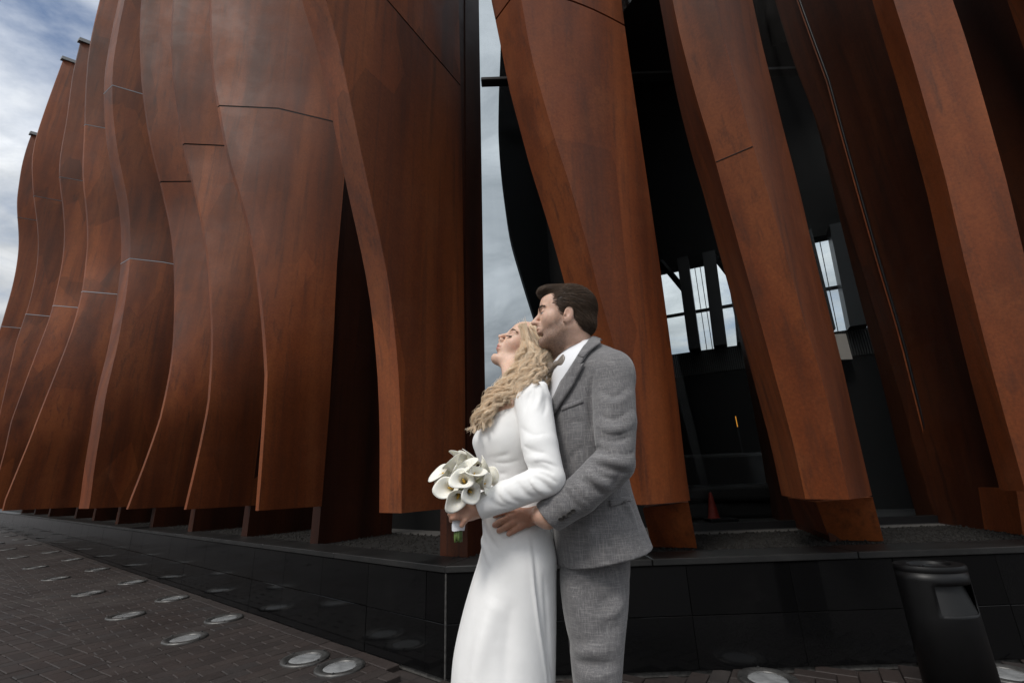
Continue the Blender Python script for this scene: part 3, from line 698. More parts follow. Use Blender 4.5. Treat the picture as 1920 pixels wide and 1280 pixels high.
# things inside the hall
def dark_box(name, c, s, mat, label, cat, rz=0): 
    v, f = box_vf(c, s, rz); o = mesh_obj(name, v, f, mat); bevel(o, .012); return tag(o, label, cat)
cn = empty('traffic_cone', (2.13, 5.32, .58), 'small orange red traffic cone on the dark hall floor', 'traffic cone')
M['cone'] = plain('cone_orange', (.22, .022, .012), .6, 0, .4, 20, .2)
v, f = lathe_vf([(.075, .03), (.060, .04), (.018, .28), (.013, .295), (.005, .30)], 24, (2.13, 5.32, .58)); mesh_obj('cone_body', v, f, M['cone'], cn, True, 40)
v, f = box_vf((2.2, 5.32, .597), (.30, .22, .035)); bevel(mesh_obj('base', v, f, M['frame'], cn), .008)
sofa = empty('bench_sofa', (2.75, 6.0, .58), 'long low dark padded bench with rounded back inside the hall', 'bench')
M['sofa'] = plain('dark_leather', (.009, .009, .0095), .45, 0, .5, 8, .3)
for nm, c_, s_ in (('seat', (2.5, 5.75, .86), (1.5, .55, .18)), ('backrest', (2.5, 6.02, 1.1), (1.5, .16, .44)), ('base', (2.5, 5.78, .67), (1.4, .45, .19)), ('armrest', (1.82, 5.78, .98), (.16, .55, .34))):
    v, f = box_vf(c_, s_, -.1); bevel(mesh_obj(nm, v, f, M['sofa'], sofa), .05, 3)
po = hit_Y(1379, 780, 6.3); p1_ = hit_Y(1383, 800, 6.3)
lmp, lnt2, lb2 = new_mat('amber_light'); lb2.inputs['Emission Color'].default_value = (1.0, .42, .05, 1); lb2.inputs['Emission Strength'].default_value = .45; lb2.inputs['Base Color'].default_value = (.3, .12, .02, 1)
sl = empty('amber_lamp', p1_, 'thin amber light strip standing behind the hall bench', 'lamp')
v, f = tube_vf([p1_, po], .005, 6); mesh_obj('light_tube', v, f, lmp, sl)
v, f = tube_vf([p1_*np.array([1, 1, 0])+np.array([0, 0, .58]), p1_], .01, 6); mesh_obj('stand', v, f, M['frame'], sl)
hp = hit_Y(1580, 650, 6.0)
v, f = box_vf(hp, (.16, .03, .36)); tag(mesh_obj('wall_notice', v, f, plain('beige_board', (.36, .31, .27), .7)), 'plain beige board hung below the right back window', 'board')

# litter bin
bt_ = hit_z(1748, 1062, .60); bx_, by_ = bt_[0], bt_[1]+.02
bn = empty('litter_bin', (bx_, by_, 0), 'black oval litter bin with ashtray top on the paving', 'litter bin')
M['bin'] = plain('bin_black', (.0035, .0035, .0038), .42, 0, .3, 12, .3)
M['bininner'] = plain('bin_inner', (.003, .0033, .0037), .55, 0)
ea, eb = .150, .115
def oval(ra, rb, z, n=56): return np.array([(bx_+ra*math.cos(2*math.pi*k/n), by_+rb*math.sin(2*math.pi*k/n), z) for k in range(n)])
def bin_shell():
    n = 56; zs_ = [0.02, .40, .415, .535, .55, .585]; V = []; 
    for z in zs_: V += list(oval(ea, eb, z, n))
    Fc = []
    for i in range(len(zs_)-1):
        for k in range(n):
            an = 360*(k+.5)/n
            if i in (2,) and 238 < an < 318: continue                 # scoop opening facing the camera
            Fc.append((i*n+k, i*n+(k+1) % n, (i+1)*n+(k+1) % n, (i+1)*n+k))
    return np.array(V), Fc
v, f = bin_shell(); o = mesh_obj('body', v, f, M['bin'], bn, True, 40); md = o.modifiers.new('t', 'SOLIDIFY'); md.thickness = .004; md.offset = -1
v, f = merge([(np.concatenate([oval(ea*.80, eb*.74, .39), oval(ea*.80, eb*.70, .56)]), [(k, (k+1) % 56, 56+(k+1) % 56, 56+k) for k in range(56)])]); mesh_obj('liner', v, f, M['bininner'], bn, True)
ch = [(bx_+ea*.97*math.cos(a), by_+eb*.97*math.sin(a), .412) for a in np.radians(np.linspace(238, 318, 12))]; ch2 = [(bx_+ea*.78*math.cos(a), by_+eb*.72*math.sin(a), .545) for a in np.radians(np.linspace(238, 318, 12))]
v = np.array(ch+ch2); mesh_obj('chute', v, [(i, i+1, 12+i+1, 12+i) for i in range(11)], M['bininner'], bn, True)
n = 56; V = np.concatenate([oval(ea*1.0, eb*1.0, .586), oval(ea*1.015, eb*1.015, .590), oval(ea*1.015, eb*1.015, .603), oval(ea*.99, eb*.985, .612), oval(ea*.62, eb*.62, .612), oval(ea*.56, eb*.56, .592), oval(ea*.1, eb*.1, .590)])
Fc = [(i*n+k, i*n+(k+1) % n, (i+1)*n+(k+1) % n, (i+1)*n+k) for i in range(6) for k in range(n)]+[tuple(range(6*n, 7*n))]
mesh_obj('lid', V, Fc, M['bin'], bn, True, 35)
V, Fc = lathe_vf([(.045, .594), (.045, .603), (.03, .606)], 20, (bx_+.03, by_, 0)); mesh_obj('ashtray', V, Fc, plain('ashtray_steel', (.08, .08, .085), .35, .8), bn, True, 35)
V = np.concatenate([oval(ea*1.02, eb*1.02, .0), oval(ea*1.02, eb*1.02, .022)]); mesh_obj('base_ring', V, [(k, (k+1) % n, n+(k+1) % n, n+k) for k in range(n)]+[tuple(range(n, 2*n))], M['bin'], bn, True, 35)
# ================================================================== implicit-surface modelling for bodies and clothes
def smin(a, b, k):
    h = np.clip(.5+.5*(b-a)/k, 0, 1); return b*(1-h)+a*h-k*h*(1-h)
def catmull(t, y, tt):
    y = np.asarray(y, float); t = np.asarray(t, float); m = np.gradient(y, t, axis=0)
    i = np.clip(np.searchsorted(t, tt)-1, 0, len(t)-2); h = t[i+1]-t[i]; s = np.clip((tt-t[i])/h, 0, 1)
    h00 = 2*s**3-3*s**2+1; h10 = s**3-2*s**2+s; h01 = -2*s**3+3*s**2; h11 = s**3-s**2
    if y.ndim > 1: h00, h10, h01, h11, h = (q[:, None] for q in (h00, h10, h01, h11, h))
    return h00*y[i]+h10*h*m[i]+h01*y[i+1]+h11*h*m[i+1]
def path(pts, n=40):
    pts = np.asarray(pts, float); t = np.r_[0, np.cumsum(np.linalg.norm(np.diff(pts, axis=0), axis=1))]
    return catmull(t, pts, np.linspace(0, t[-1], n))
class Field:
    def __init__(s): s.ops = []
    def add(s, fn, c, r, k, op): s.ops.append((fn, np.asarray(c, float), r, k, op))
    def sph(s, c, r, k=.01, op='u'):
        c = np.asarray(c, float); s.add(lambda P: np.linalg.norm(P-c, axis=1)-r, c, r, k, op)
    def ell(s, c, rad, k=.01, op='u', ax=None):
        c = np.asarray(c, float); rad = np.asarray(rad, float); A = np.eye(3) if ax is None else np.asarray(ax, float)
        def fn(P):
            q = (P-c)@A.T; k0 = np.linalg.norm(q/rad, axis=1); k1 = np.linalg.norm(q/(rad*rad), axis=1)
            return k0*(k0-1)/(k1+1e-9)
        s.add(fn, c, rad.max(), k, op)
    def cone(s, a, b, ra, rb, k=.01, op='u'):
        a = np.asarray(a, float); b = np.asarray(b, float); ab = b-a; L2 = ab@ab
        def fn(P):
            t = np.clip((P-a)@ab/L2, 0, 1); return np.linalg.norm(P-a-t[:, None]*ab, axis=1)-(ra+(rb-ra)*t)
        s.add(fn, (a+b)/2, np.sqrt(L2)/2+max(ra, rb), k, op)
    def chain(s, pts, rs, k=.01, kj=None):
        for i in range(len(pts)-1): s.cone(pts[i], pts[i+1], rs[i], rs[i+1], k if i == 0 else (kj or k))
    def stack(s, rows, k=.01, op='u', zmin=None, zmax=None, p=2.0):
        rows = sorted(rows, key=lambda r: r[2]); z = np.array([r[2] for r in rows]); q = np.array([(r[0], r[1], r[3], r[4]) for r in rows])
        zz = np.linspace(z[0], z[-1], 160); Q = catmull(z, q, zz)
        z0 = z[0] if zmin is None else zmin; z1 = z[-1] if zmax is None else zmax
        def fn(P):
            Z = P[:, 2]; cx, cy, a, b = (np.interp(Z, zz, Q[:, i]) for i in range(4))
            r = (np.abs((P[:, 0]-cx)/a)**p+np.abs((P[:, 1]-cy)/b)**p)**(1/p)
            d = (r-1)*np.minimum(a, b)*.9
            return np.maximum(d, np.maximum(Z-z1, z0-Z))
        c = np.array([q[:, 0].mean(), q[:, 1].mean(), (z0+z1)/2]); s.add(fn, c, (z1-z0)/2+q[:, 2:].max()+.15, k, op)
    def half(s, P0, n, k=.005, op='s'):                       # removes the side n points to
        P0 = np.asarray(P0, float); n = np.asarray(n, float); n = n/np.linalg.norm(n)
        s.add(lambda P: -((P-P0)@n), P0, 9.0, k, op)
    def half_in(s, P0, n, C, R, k=.004):                      # the same, only inside a ball
        P0 = np.asarray(P0, float); n = np.asarray(n, float); n = n/np.linalg.norm(n); C = np.asarray(C, float)
        s.add(lambda P: np.maximum(-((P-P0)@n), np.linalg.norm(P-C, axis=1)-R), C, R, k, 's')
    def fold(s, pts, A, wd, n=8):                            # ridge (A>0) or groove (A<0) along a path
        Q = path(pts, n) if len(pts) > 2 else np.linspace(pts[0], pts[1], n)
        tp = np.sin(np.linspace(.12, math.pi-.12, n))
        def fn(P):
            best = np.zeros(len(P))
            for i in range(n-1):
                a = Q[i]; ab = Q[i+1]-a; t = np.clip((P-a)@ab/(ab@ab+1e-12), 0, 1)
                d2 = ((P-a-t[:, None]*ab)**2).sum(1); best = np.maximum(best, (tp[i]*(1-t)+tp[i+1]*t)*(np.exp(-d2/wd**2) if A > 0 else np.exp(-np.sqrt(d2+2e-7)/(wd*.75))))
            return A*best
        c = Q.mean(0); s.add(fn, c, np.linalg.norm(Q-c, axis=1).max()+2.6*wd, 0, 'd')
    def copy(s): f = Field(); f.ops = list(s.ops); return f
    def ev(s, P, near=None):
        d = np.full(len(P), 1e3)
        for (fn, c, r, k, op) in s.ops:
            if near is not None and op != 'f':
                g = np.linalg.norm(near[0]-c)-r-near[1]
                if g > (k+.03 if op == 'u' else .02): continue
            v = fn(P)
            if op == 'u': d = np.minimum(d, v) if k <= 0 else smin(d, v, k)
            elif op == 's': d = -smin(-d, v, k)
            elif op == 'd': d = d-v
        return d
    def grad(s, P, e=.0015):
        g = np.stack([s.ev(P+np.eye(3)[i]*e)-s.ev(P-np.eye(3)[i]*e) for i in range(3)], 1); return g/(np.linalg.norm(g, axis=1)[:, None]+1e-9)
    def sub(s, D):                                            # only the pieces that rays D from the eye can meet
        c = D.mean(0); c /= np.linalg.norm(c); sp = np.arccos(np.clip((D@c).min(), -1, 1)); f = Field()
        for op in s.ops:
            v = op[1]-EYE; d = np.linalg.norm(v); a = np.arccos(np.clip(v@c/d, -1, 1))
            if d < op[2] or a < sp+np.arcsin(min(1, (op[2]+.03)/d)): f.ops.append(op)
        return f
    def march(s, O, D, steps=40, tmax=4.0):
        D = D/np.linalg.norm(D, axis=1)[:, None]; t = np.full(len(D), 1.0); f = s.sub(D)
        for _ in range(steps): t = t+np.clip(f.ev(O+D*t[:, None]), -.05, .2)*.85
        return O+D*t[:, None]
    def mesh(s, lo, hi, h, smooth=1):
        lo = np.asarray(lo, float); n = np.ceil((np.asarray(hi)-lo)/h).astype(int)+1; B = 14
        nb = -(-n//B); n = nb*B
        arr = np.empty(n, np.float32)
        bi = np.stack(np.meshgrid(*[np.arange(q) for q in nb], indexing='ij'), -1).reshape(-1, 3)
        cen = lo+(bi*B+(B-1)/2)*h; R = (B+1)/2*h*math.sqrt(3); dc = s.ev(cen)
        loc = np.stack(np.meshgrid(*[np.arange(B)]*3, indexing='ij'), -1).reshape(-1, 3)*h
        for b, c, d in zip(bi, cen, dc):
            sl = tuple(slice(q*B, q*B+B) for q in b)
            if abs(d) > R*1.35+.012: arr[sl] = .02 if d > 0 else -.02
            else: arr[sl] = s.ev(lo+b*B*h+loc, (c, R)).reshape(B, B, B)
        S = arr < 0; m = n-1
        cor = [(i, j, k) for i in (0, 1) for j in (0, 1) for k in (0, 1)]
        sub = lambda A, c: A[c[0]:c[0]+m[0], c[1]:c[1]+m[1], c[2]:c[2]+m[2]]
        any_ = np.zeros(m, bool); all_ = np.ones(m, bool)
        for c in cor: any_ |= sub(S, c); all_ &= sub(S, c)
        act = np.flatnonzero((any_ & ~all_).ravel()); ijk = np.stack(np.unravel_index(act, m), 1)
        val = {c: arr[ijk[:, 0]+c[0], ijk[:, 1]+c[1], ijk[:, 2]+c[2]] for c in cor}
        acc = np.zeros((len(act), 3)); cnt = np.zeros(len(act))
        for a in cor:
            for ax in range(3):
                if a[ax]: continue
                b = list(a); b[ax] = 1; b = tuple(b); va, vb = val[a], val[b]; cr = (va < 0) != (vb < 0)
                t = np.where(cr, va/(va-vb+1e-20), 0); p = np.array(a)+np.outer(t, np.eye(3)[ax]); acc[cr] += p[cr]; cnt[cr] += 1
        V = lo+(ijk+acc/cnt[:, None])*h
        Q = []
        st = np.array([m[1]*m[2], m[2], 1])
        for ax in range(3):
            o1, o2 = [(1, 2), (2, 0), (0, 1)][ax]
            s0 = [slice(1, None)]*3; s1 = [slice(1, None)]*3; s0[ax] = slice(0, -1); s1[ax] = slice(1, None)
            A0, A1 = S[tuple(s0)], S[tuple(s1)]; e = np.argwhere(A0 != A1)
            if not len(e): continue
            sg = A0[tuple(e.T)]
            g = e+1; g[:, ax] -= 1
            ok = (g < m).all(1); g, sg = g[ok], sg[ok]
            d1 = np.eye(3, dtype=int)[o1]; d2 = np.eye(3, dtype=int)[o2]
            ids = np.stack([(g-d1-d2)@st, (g-d2)@st, g@st, (g-d1)@st], 1)
            ids = np.where(sg[:, None], ids, ids[:, ::-1]); Q.append(ids)
        Q = np.concatenate(Q); Q = np.searchsorted(act, Q)
        for _ in range(smooth):
            E = np.concatenate([Q[:, [0, 1]], Q[:, [1, 2]], Q[:, [2, 3]], Q[:, [3, 0]]])
            dg = np.bincount(E[:, 0], minlength=len(V))+1e-9
            V2 = np.stack([np.bincount(E[:, 0], weights=V[E[:, 1], i], minlength=len(V))/dg for i in range(3)], 1); V = V*.5+V2*.5
        return V, Q
def surface_folds(fl, lst, kA, kw):
    """folds are given as rough points in front of the cloth; slide them along the view ray onto the surface"""
    base = fl.copy(); todo = []
    for pts, A, wd in lst:
        D = np.array([np.asarray(p)-EYE for p in pts]); todo.append((base.march(EYE, D), A, wd))
    for H, A, wd in todo: fl.fold(list(H), A*kA, wd*kw)
def quad_mesh(name, V, Q, mat, parent=None, colors=None):
    me = bpy.data.meshes.new(name); n = len(Q); w = Q.shape[1]
    me.vertices.add(len(V)); me.vertices.foreach_set('co', np.asarray(V, np.float32).ravel())
    me.loops.add(n*w); me.loops.foreach_set('vertex_index', np.asarray(Q, np.int32).ravel())
    me.polygons.add(n); me.polygons.foreach_set('loop_start', np.arange(0, n*w, w, dtype=np.int32)); me.polygons.foreach_set('loop_total', np.full(n, w, np.int32))
    me.polygons.foreach_set('use_smooth', np.ones(n, bool)); me.update(calc_edges=True); me.validate()
    if colors is not None:
        at = me.color_attributes.new('Col', 'FLOAT_COLOR', 'POINT'); at.data.foreach_set('color', np.c_[colors, np.ones(len(colors))].astype(np.float32).ravel())
    if mat is not None: me.materials.append(mat)
    o = bpy.data.objects.new(name, me); COL.objects.link(o)
    if parent is not None: o.parent = parent
    return o
def strands(name, paths, r0, r1, mat, parent, sides=4):
    """many thin tapering tubes as one mesh; paths: (S, n, 3)"""
    P = np.asarray(paths, float); S, n = P.shape[:2]; T = np.gradient(P, axis=1); T /= np.linalg.norm(T, axis=2, keepdims=True)+1e-9
    ref = np.where(np.abs(T[..., 1:2]) < .8, np.array([0, 1., 0]), np.array([1., 0, 0])); u = np.cross(T, ref); u /= np.linalg.norm(u, axis=2, keepdims=True)+1e-9; v = np.cross(T, u)
    tt = np.linspace(0, 1, n); rad = (r0*(1-tt)+r1*tt)*np.minimum(1, .45+tt*3); rad = rad[None, :, None]
    if np.ndim(r0): pass
    V = np.stack([P+rad*(math.cos(2*math.pi*k/sides)*u+math.sin(2*math.pi*k/sides)*v) for k in range(sides)], 2).reshape(-1, 3)
    b = (np.arange(S)[:, None, None]*n+np.arange(n-1)[None, :, None])*sides; k = np.arange(sides)[None, None, :]; k2 = (k+1) % sides
    Q = np.stack([b+k, b+k2, b+sides+k2, b+sides+k], -1).reshape(-1, 4)
    return quad_mesh(name, V, Q, mat, parent)
def drape(name, fld, poly, mat, parent, off=.004, thick=.003, step=2.5, at=None, sides=True):
    """cloth piece with the outline poly (pixels seen from the camera) laid on a body surface with real thickness"""
    poly = np.asarray(poly, float); 
    seg = []
    for a, b in zip(poly, np.roll(poly, -1, 0)):
        k = max(1, int(np.hypot(*(b-a))/step)); seg += [a+(b-a)*i/k for i in range(k)]
    bm = bmesh.new(); vs = [bm.verts.new((p[0], p[1], 0)) for p in seg]; bm.faces.new(vs)
    bmesh.ops.triangulate(bm, faces=bm.faces[:])
    for _ in range(6):
        lg = [e for e in bm.edges if e.calc_length() > step*2.2]
        if not lg: break
        bmesh.ops.subdivide_edges(bm, edges=lg, cuts=1); bmesh.ops.triangulate(bm, faces=[f for f in bm.faces if len(f.verts) > 3])
    bm.verts.ensure_lookup_table(); xy = np.array([v.co[:2] for v in bm.verts]); tri = [[v.index for v in f.verts] for f in bm.faces]; bm.verts.index_update(); tri = [[v.index for v in f.verts] for f in bm.faces]; bm.free()
    D = np.array([ray(*p) for p in xy]); H = fld.march(EYE, D); G = fld.sub(D/np.linalg.norm(D, axis=1)[:, None]).grad(H)
    o = mesh_obj(name, H+G*(off+thick), tri, mat, parent, True)
    fix_normals(o.data)
    md = o.modifiers.new('t', 'SOLIDIFY'); md.thickness = thick; md.offset = -1
    nrm = np.mean([p.normal for p in o.data.polygons], axis=0)
    if nrm@G.mean(0) < 0: o.data.flip_normals()
    return o

def skin_mat(name):
    mt, nt, b = new_mat(name); c = N(nt, 'ShaderNodeVertexColor', layer_name='Col'); t = N(nt, 'ShaderNodeTexCoord')
    n = noise(nt, t.outputs['Object'], 90, 5, .6); n2 = noise(nt, t.outputs['Object'], 700, 2, .5)
    cc = mixc(nt, c.outputs[0], ramp(nt, [(.3, (.88, .86, .85)), (.7, (1.10, 1.08, 1.07))], n.outputs[0]).outputs[0], .8, 'MULTIPLY')
    L(nt, cc, b.inputs['Base Color']); b.inputs['Roughness'].default_value = .46; b.inputs['Specular IOR Level'].default_value = .42
    b.inputs['Subsurface Weight'].default_value = .22; b.inputs['Subsurface Radius'].default_value = (.9, .35, .18); b.inputs['Subsurface Scale'].default_value = .008
    bump(nt, b, n2.outputs[0], .10, .001); return mt
M['skin'] = skin_mat('skin')
def hair_mat(name, lo, hi, rough=.42, sc=260):
    mt, nt, b = new_mat(name); g = N(nt, 'ShaderNodeNewGeometry'); t = N(nt, 'ShaderNodeTexCoord'); n = noise(nt, t.outputs['Object'], 22, 3, .6)
    m_ = N(nt, 'ShaderNodeMath', operation='MULTIPLY_ADD'); L(nt, g.outputs['Random Per Island'], m_.inputs[0]); m_.inputs[1].default_value = .7
    ad = N(nt, 'ShaderNodeMath', operation='MULTIPLY'); L(nt, n.outputs[0], ad.inputs[0]); ad.inputs[1].default_value = .3; L(nt, ad.outputs[0], m_.inputs[2])
    L(nt, ramp(nt, [(0, lo), (1, hi)], m_.outputs[0]).outputs[0], b.inputs['Base Color']); b.inputs['Roughness'].default_value = rough
    b.inputs['Specular IOR Level'].default_value = .55; b.inputs['Anisotropic'].default_value = .5; return mt
M['brown_hair'] = hair_mat('brown_hair', (.032, .020, .0125), (.120, .074, .045), .42)
M['blonde_hair'] = hair_mat('blonde_hair', (.84, .59, .37), (1.0, .91, .74), .45)
M['blonde_root'] = hair_mat('blonde_root', (.52, .34, .195), (.86, .67, .46), .45)
M['lash'] = plain('lash', (.006, .005, .005), .6)
M['brow_b'] = plain('brow_fair', (.11, .062, .038), .6)
M['brow_g'] = plain('brow_dark', (.030, .019, .013), .6)
M['eye'] = plain('eye_white', (.30, .28, .27), .2)
M['iris'] = plain('iris', (.02, .025, .03), .1)

def unit3(v): return v/np.linalg.norm(v)
def head(fl, O, f, l, u, s, female=False):
    X = lambda a, b, c: O+s*(a*f+b*l+c*u); ax = np.array([f, l, u])
    E = lambda c, r, k=.012, op='u': fl.ell(X(*c), np.array(r)*s, k*s, op, ax)
    E((-.020, 0, .030), (.093, .073, .083)); E((.028, 0, .040), (.060, .060, .056), .03)
    E((.026, 0, -.030), (.062, .060, .078), .03)
    for sg in (-1, 1):
        fl.cone(X(.068, sg*.010, -.103), X(-.008, sg*.050, -.062), .017*s, .017*s, .022*s)
        E((.050, sg*.038, -.022), (.027, .022, .024), .02)
        fl.cone(X(.083, sg*.006, .020), X(.070, sg*.040, .022), (.0085 if not female else .006)*s, .008*s, .014*s)
    E((.074, 0, -.105) if not female else (.068, 0, -.100), (.017, .018, .015), .020)
    if not female: E((.030, 0, -.090), (.045, .047, .030), .02)
    # eye sockets
    for sg in (-1, 1): E((.094, sg*.032, .000), (.017, .018, .011), .014, 's')
    for sg in (-1, 1):
        if female: E((.0725, sg*.032, -.001), (.0135, .0155, .0120), .004)
        else:
            E((.0700, sg*.032, .0045), (.0148, .0165, .0078), .004); E((.0690, sg*.032, -.0075), (.0138, .0160, .0060), .004)
    # nose
    tip = (.1130, 0, -.028) if not female else (.1095, 0, -.022)
    fl.cone(X(.083, 0, .012), X(*tip), .0065*s, (.0098 if not female else .0080)*s, .010*s)
    for sg in (-1, 1): E((.097, sg*.0115, -.031), (.010, .0075, .0075), .006)
    for sg in (-1, 1): E((.1005, sg*.0055, -.0375), (.005, .003, .003), .003, 's')
    E((.088, 0, -.045), (.012, .016, .014), .012); E((.0835 if not female else .0795, 0, -.062), (.0125, .021, .020), .012)
    # lips
    lf0 = 0 if not female else -.0035
    E((.0935+lf0, 0, -.0555), (.0085 if not female else .0072, .0205, .0054), .005); E((.0905+lf0, 0, -.0672), (.0090 if not female else .0075, .0185, .0058), .005)
    E((.101, 0, -.0614), (.0110, .021, .0010), .002, 's')
    E((.083 if not female else .085, 0, -.083), (.010, .022, .006), .010, 's')
    for sg in (-1, 1):                                                # ears
        A = (.94*f-.18*l*sg-.28*u); A /= np.linalg.norm(A); Bz = np.cross(A, l*sg); Bz /= np.linalg.norm(Bz); Cl = np.cross(Bz, A)
        fl.ell(X(-.014, sg*.0745, -.020), np.array((.0170, .0060, .033))*s, .006*s, 'u', np.array([unit3(f*.97+u*.25), l, unit3(u*.97-.25*f)]))
        E((-.004, sg*.0765, -.044), (.008, .0045, .010), .006)
        E((-.010, sg*.0815, -.017), (.0085, .0055, .017), .003, 's')
        E((-.001, sg*.0795, -.024), (.004, .005, .007), .003)
    return X
# ================================================================== THE COUPLE
YG, YB = 1.60, 1.59
def G(x, y, dy=0.): return hit_Y(x, y, YG+dy)
def Bp(x, y, dy=0.): return hit_Y(x, y, YB+dy)
def rows(Y0, lst):
    r = []
    for (y, xl, xr, b, dy) in lst:
        a = hit_Y(xl, y, Y0+dy); c = hit_Y(xr, y, Y0+dy); m_ = (a+c)/2; r.append((m_[0], m_[1], m_[2], abs(c[0]-a[0])/2, b))
    return r
def unit(v): v = np.asarray(v, float); return v/np.linalg.norm(v)
def frame(pitch, yaw):
    f = np.array([-math.cos(pitch), 0, math.sin(pitch)]); u = np.array([math.sin(pitch), 0, math.cos(pitch)]); l = np.array([0, -1., 0])
    return math.cos(yaw)*f+math.sin(yaw)*l, math.cos(yaw)*l-math.sin(yaw)*f, u

# ---------------------------------------------------------------- bride: dress
DR = Field()
DR.stack(rows(YB, [(735,962,1022,.060,0),(760,935,1026,.100,0),(785,908,1030,.118,0),(805,894,1032,.124,0),(825,886,1032,.126,0),(848,892,1028,.118,0),(872,901,1022,.104,0),(900,905,1017,.098,0),(930,904,1018,.104,0),(970,904,1026,.126,0),(1010,905,1036,.146,0),(1040,899,1043,.157,0),(1085,885,1043,.166,0),(1152,866,1043,.178,0),(1224,851,1042,.192,0),(1280,846,1041,.205,0),(1400,828,1041,.235,0),(1600,795,1048,.285,0)]), .004, zmin=.012, p=2.1)
na, nb_ = Bp(888, 806), Bp(966, 748); dn = nb_-na; cut_n = unit(np.array([-dn[2], 0, dn[0]])); cut_n = cut_n if cut_n[2] > 0 else -cut_n
DR.half_in(na, cut_n+np.array([0, -.12, 0]), Bp(925, 755), .16, .004)
sh_ = Bp(1000, 757, -.125); el_ = Bp(1029, 897, -.225); wr_ = Bp(884, 957, -.210)
DR.ell(Bp(1003, 752, -.125), (.052, .060, .058), .03)
DR.cone(Bp(1004, 750, -.13), Bp(1017, 724, -.13), .044, .016, .018); DR.cone(Bp(968, 752, -.07), Bp(1000, 745, -.12), .022, .040, .02)
DR.cone(sh_, Bp(1012, 835, -.195), .060, .055, .006); DR.cone(Bp(1012, 835, -.195), el_, .055, .047, .006)
DR.cone(el_, Bp(948, 930, -.225), .048, .041, .004); DR.cone(Bp(948, 930, -.225), wr_, .041, .033, .004)
cuff = Bp(897, 952, -.211); DR.half_in(cuff, unit(wr_-el_), cuff, .055, .002)
# right arm, far side
DR.ell(Bp(968, 762, .125), (.050, .055, .055), .03)
DR.cone(Bp(968, 770, .13), Bp(945, 890, .19), .055, .045, .02); DR.cone(Bp(945, 890, .19), Bp(898, 945, .0), .044, .032, .012)
# folds
surface_folds(DR, [
    ([Bp(1000,868,-.25), Bp(1018,866,-.25), Bp(1046,876,-.25)], -.005, .006), ([Bp(1004,886,-.25), Bp(1022,890,-.25), Bp(1046,906,-.25)], -.005, .005), ([Bp(985,893,-.25), Bp(1000,915,-.25), Bp(1018,930,-.25)], -.004, .006), ([Bp(930,922,-.25), Bp(945,942,-.25), Bp(966,948,-.25)], -.004, .006),
    ([Bp(975,862,-.2), Bp(950,868,-.2), Bp(922,866,-.2)], -.0025, .005), ([Bp(985,905,-.2), Bp(955,896,-.2), Bp(915,898,-.2)], -.0025, .005), ([Bp(930,985,-.2), Bp(945,1003,-.2), Bp(965,1015,-.2)], -.0025, .006), ([Bp(1004,724,-.2), Bp(1003,742,-.2), Bp(997,765,-.2)], -.004, .004),
    ([Bp(990,880,-.24), Bp(1015,876,-.25), Bp(1040,888,-.25)], -.007, .008), ([Bp(1000,893,-.25), Bp(1020,905,-.25), Bp(1036,921,-.25)], -.006, .006),
    ([Bp(994,900,-.25), Bp(1010,917,-.25), Bp(1030,927,-.25)], .006, .010), ([Bp(968,902,-.25), Bp(985,925,-.25), Bp(1005,934,-.25)], -.006, .009),
    ([Bp(945,915,-.25), Bp(960,935,-.25), Bp(980,943,-.25)], -.005, .008), ([Bp(915,932,-.24), Bp(935,948,-.24), Bp(958,950,-.24)], -.004, .010),
    ([Bp(978,832,-.22), Bp(1000,845,-.24), Bp(1028,850,-.23)], -.004, .010), ([Bp(975,800,-.2), Bp(1003,815,-.23), Bp(1030,812,-.2)], -.003, .012),
    ([Bp(985,865,-.2), Bp(1010,862,-.25), Bp(1042,870,-.22)], .004, .012),
    ([Bp(1000,728,-.18), Bp(990,748,-.19), Bp(984,775,-.19)], -.005, .008), ([Bp(1014,726,-.18), Bp(1012,748,-.19), Bp(1005,770,-.2)], .005, .008),
    ([Bp(1025,740,-.16), Bp(1024,760,-.18), Bp(1018,780,-.2)], -.005, .007),
    ([Bp(915,858,-.12), Bp(950,852,-.14), Bp(985,846,-.13)], -.003, .010), ([Bp(905,884,-.1), Bp(945,888,-.12), Bp(990,884,-.1)], -.003, .009),
    ([Bp(903,905,-.1), Bp(940,902,-.12), Bp(985,898,-.1)], .0025, .010),
    ([Bp(906,985,-.1), Bp(918,1010,-.14), Bp(935,1030,-.16)], -.004, .010), ([Bp(903,1000,-.08), Bp(912,1035,-.14), Bp(925,1065,-.16)], .004, .012),
    ([Bp(990,1010,-.16), Bp(1000,1090,-.18), Bp(1010,1170,-.19), Bp(1028,1300,-.2)], .0030, .006),
    ([Bp(998,1010,-.16), Bp(1008,1090,-.18), Bp(1019,1170,-.19), Bp(1040,1300,-.2)], -.0050, .012),
    ([Bp(1020,1080,-.15), Bp(1028,1180,-.16), Bp(1032,1300,-.17)], -.006, .012),
    ([Bp(930,1120,-.18), Bp(905,1200,-.2), Bp(885,1300,-.21)], .006, .03), ([Bp(960,1120,-.18), Bp(950,1210,-.2), Bp(945,1320,-.21)], -.006, .035),
    ([Bp(985,800,-.14), Bp(978,850,-.14), Bp(975,905,-.12), Bp(985,960,-.14)], -.002, .003)], 1.8, .85)
mt, nt_, b_ = new_mat('white_crepe'); t_ = N(nt_, 'ShaderNodeTexCoord'); n_ = noise(nt_, t_.outputs['Object'], 900, 3, .6); n2_ = noise(nt_, t_.outputs['Object'], 14, 4, .5)
L(nt_, ramp(nt_, [(.3, (.82, .82, .815)), (.7, (.87, .87, .865))], n2_.outputs[0]).outputs[0], b_.inputs['Base Color']); b_.inputs['Roughness'].default_value = .62; b_.inputs['Sheen Weight'].default_value = .25; b_.inputs['Specular IOR Level'].default_value = .3
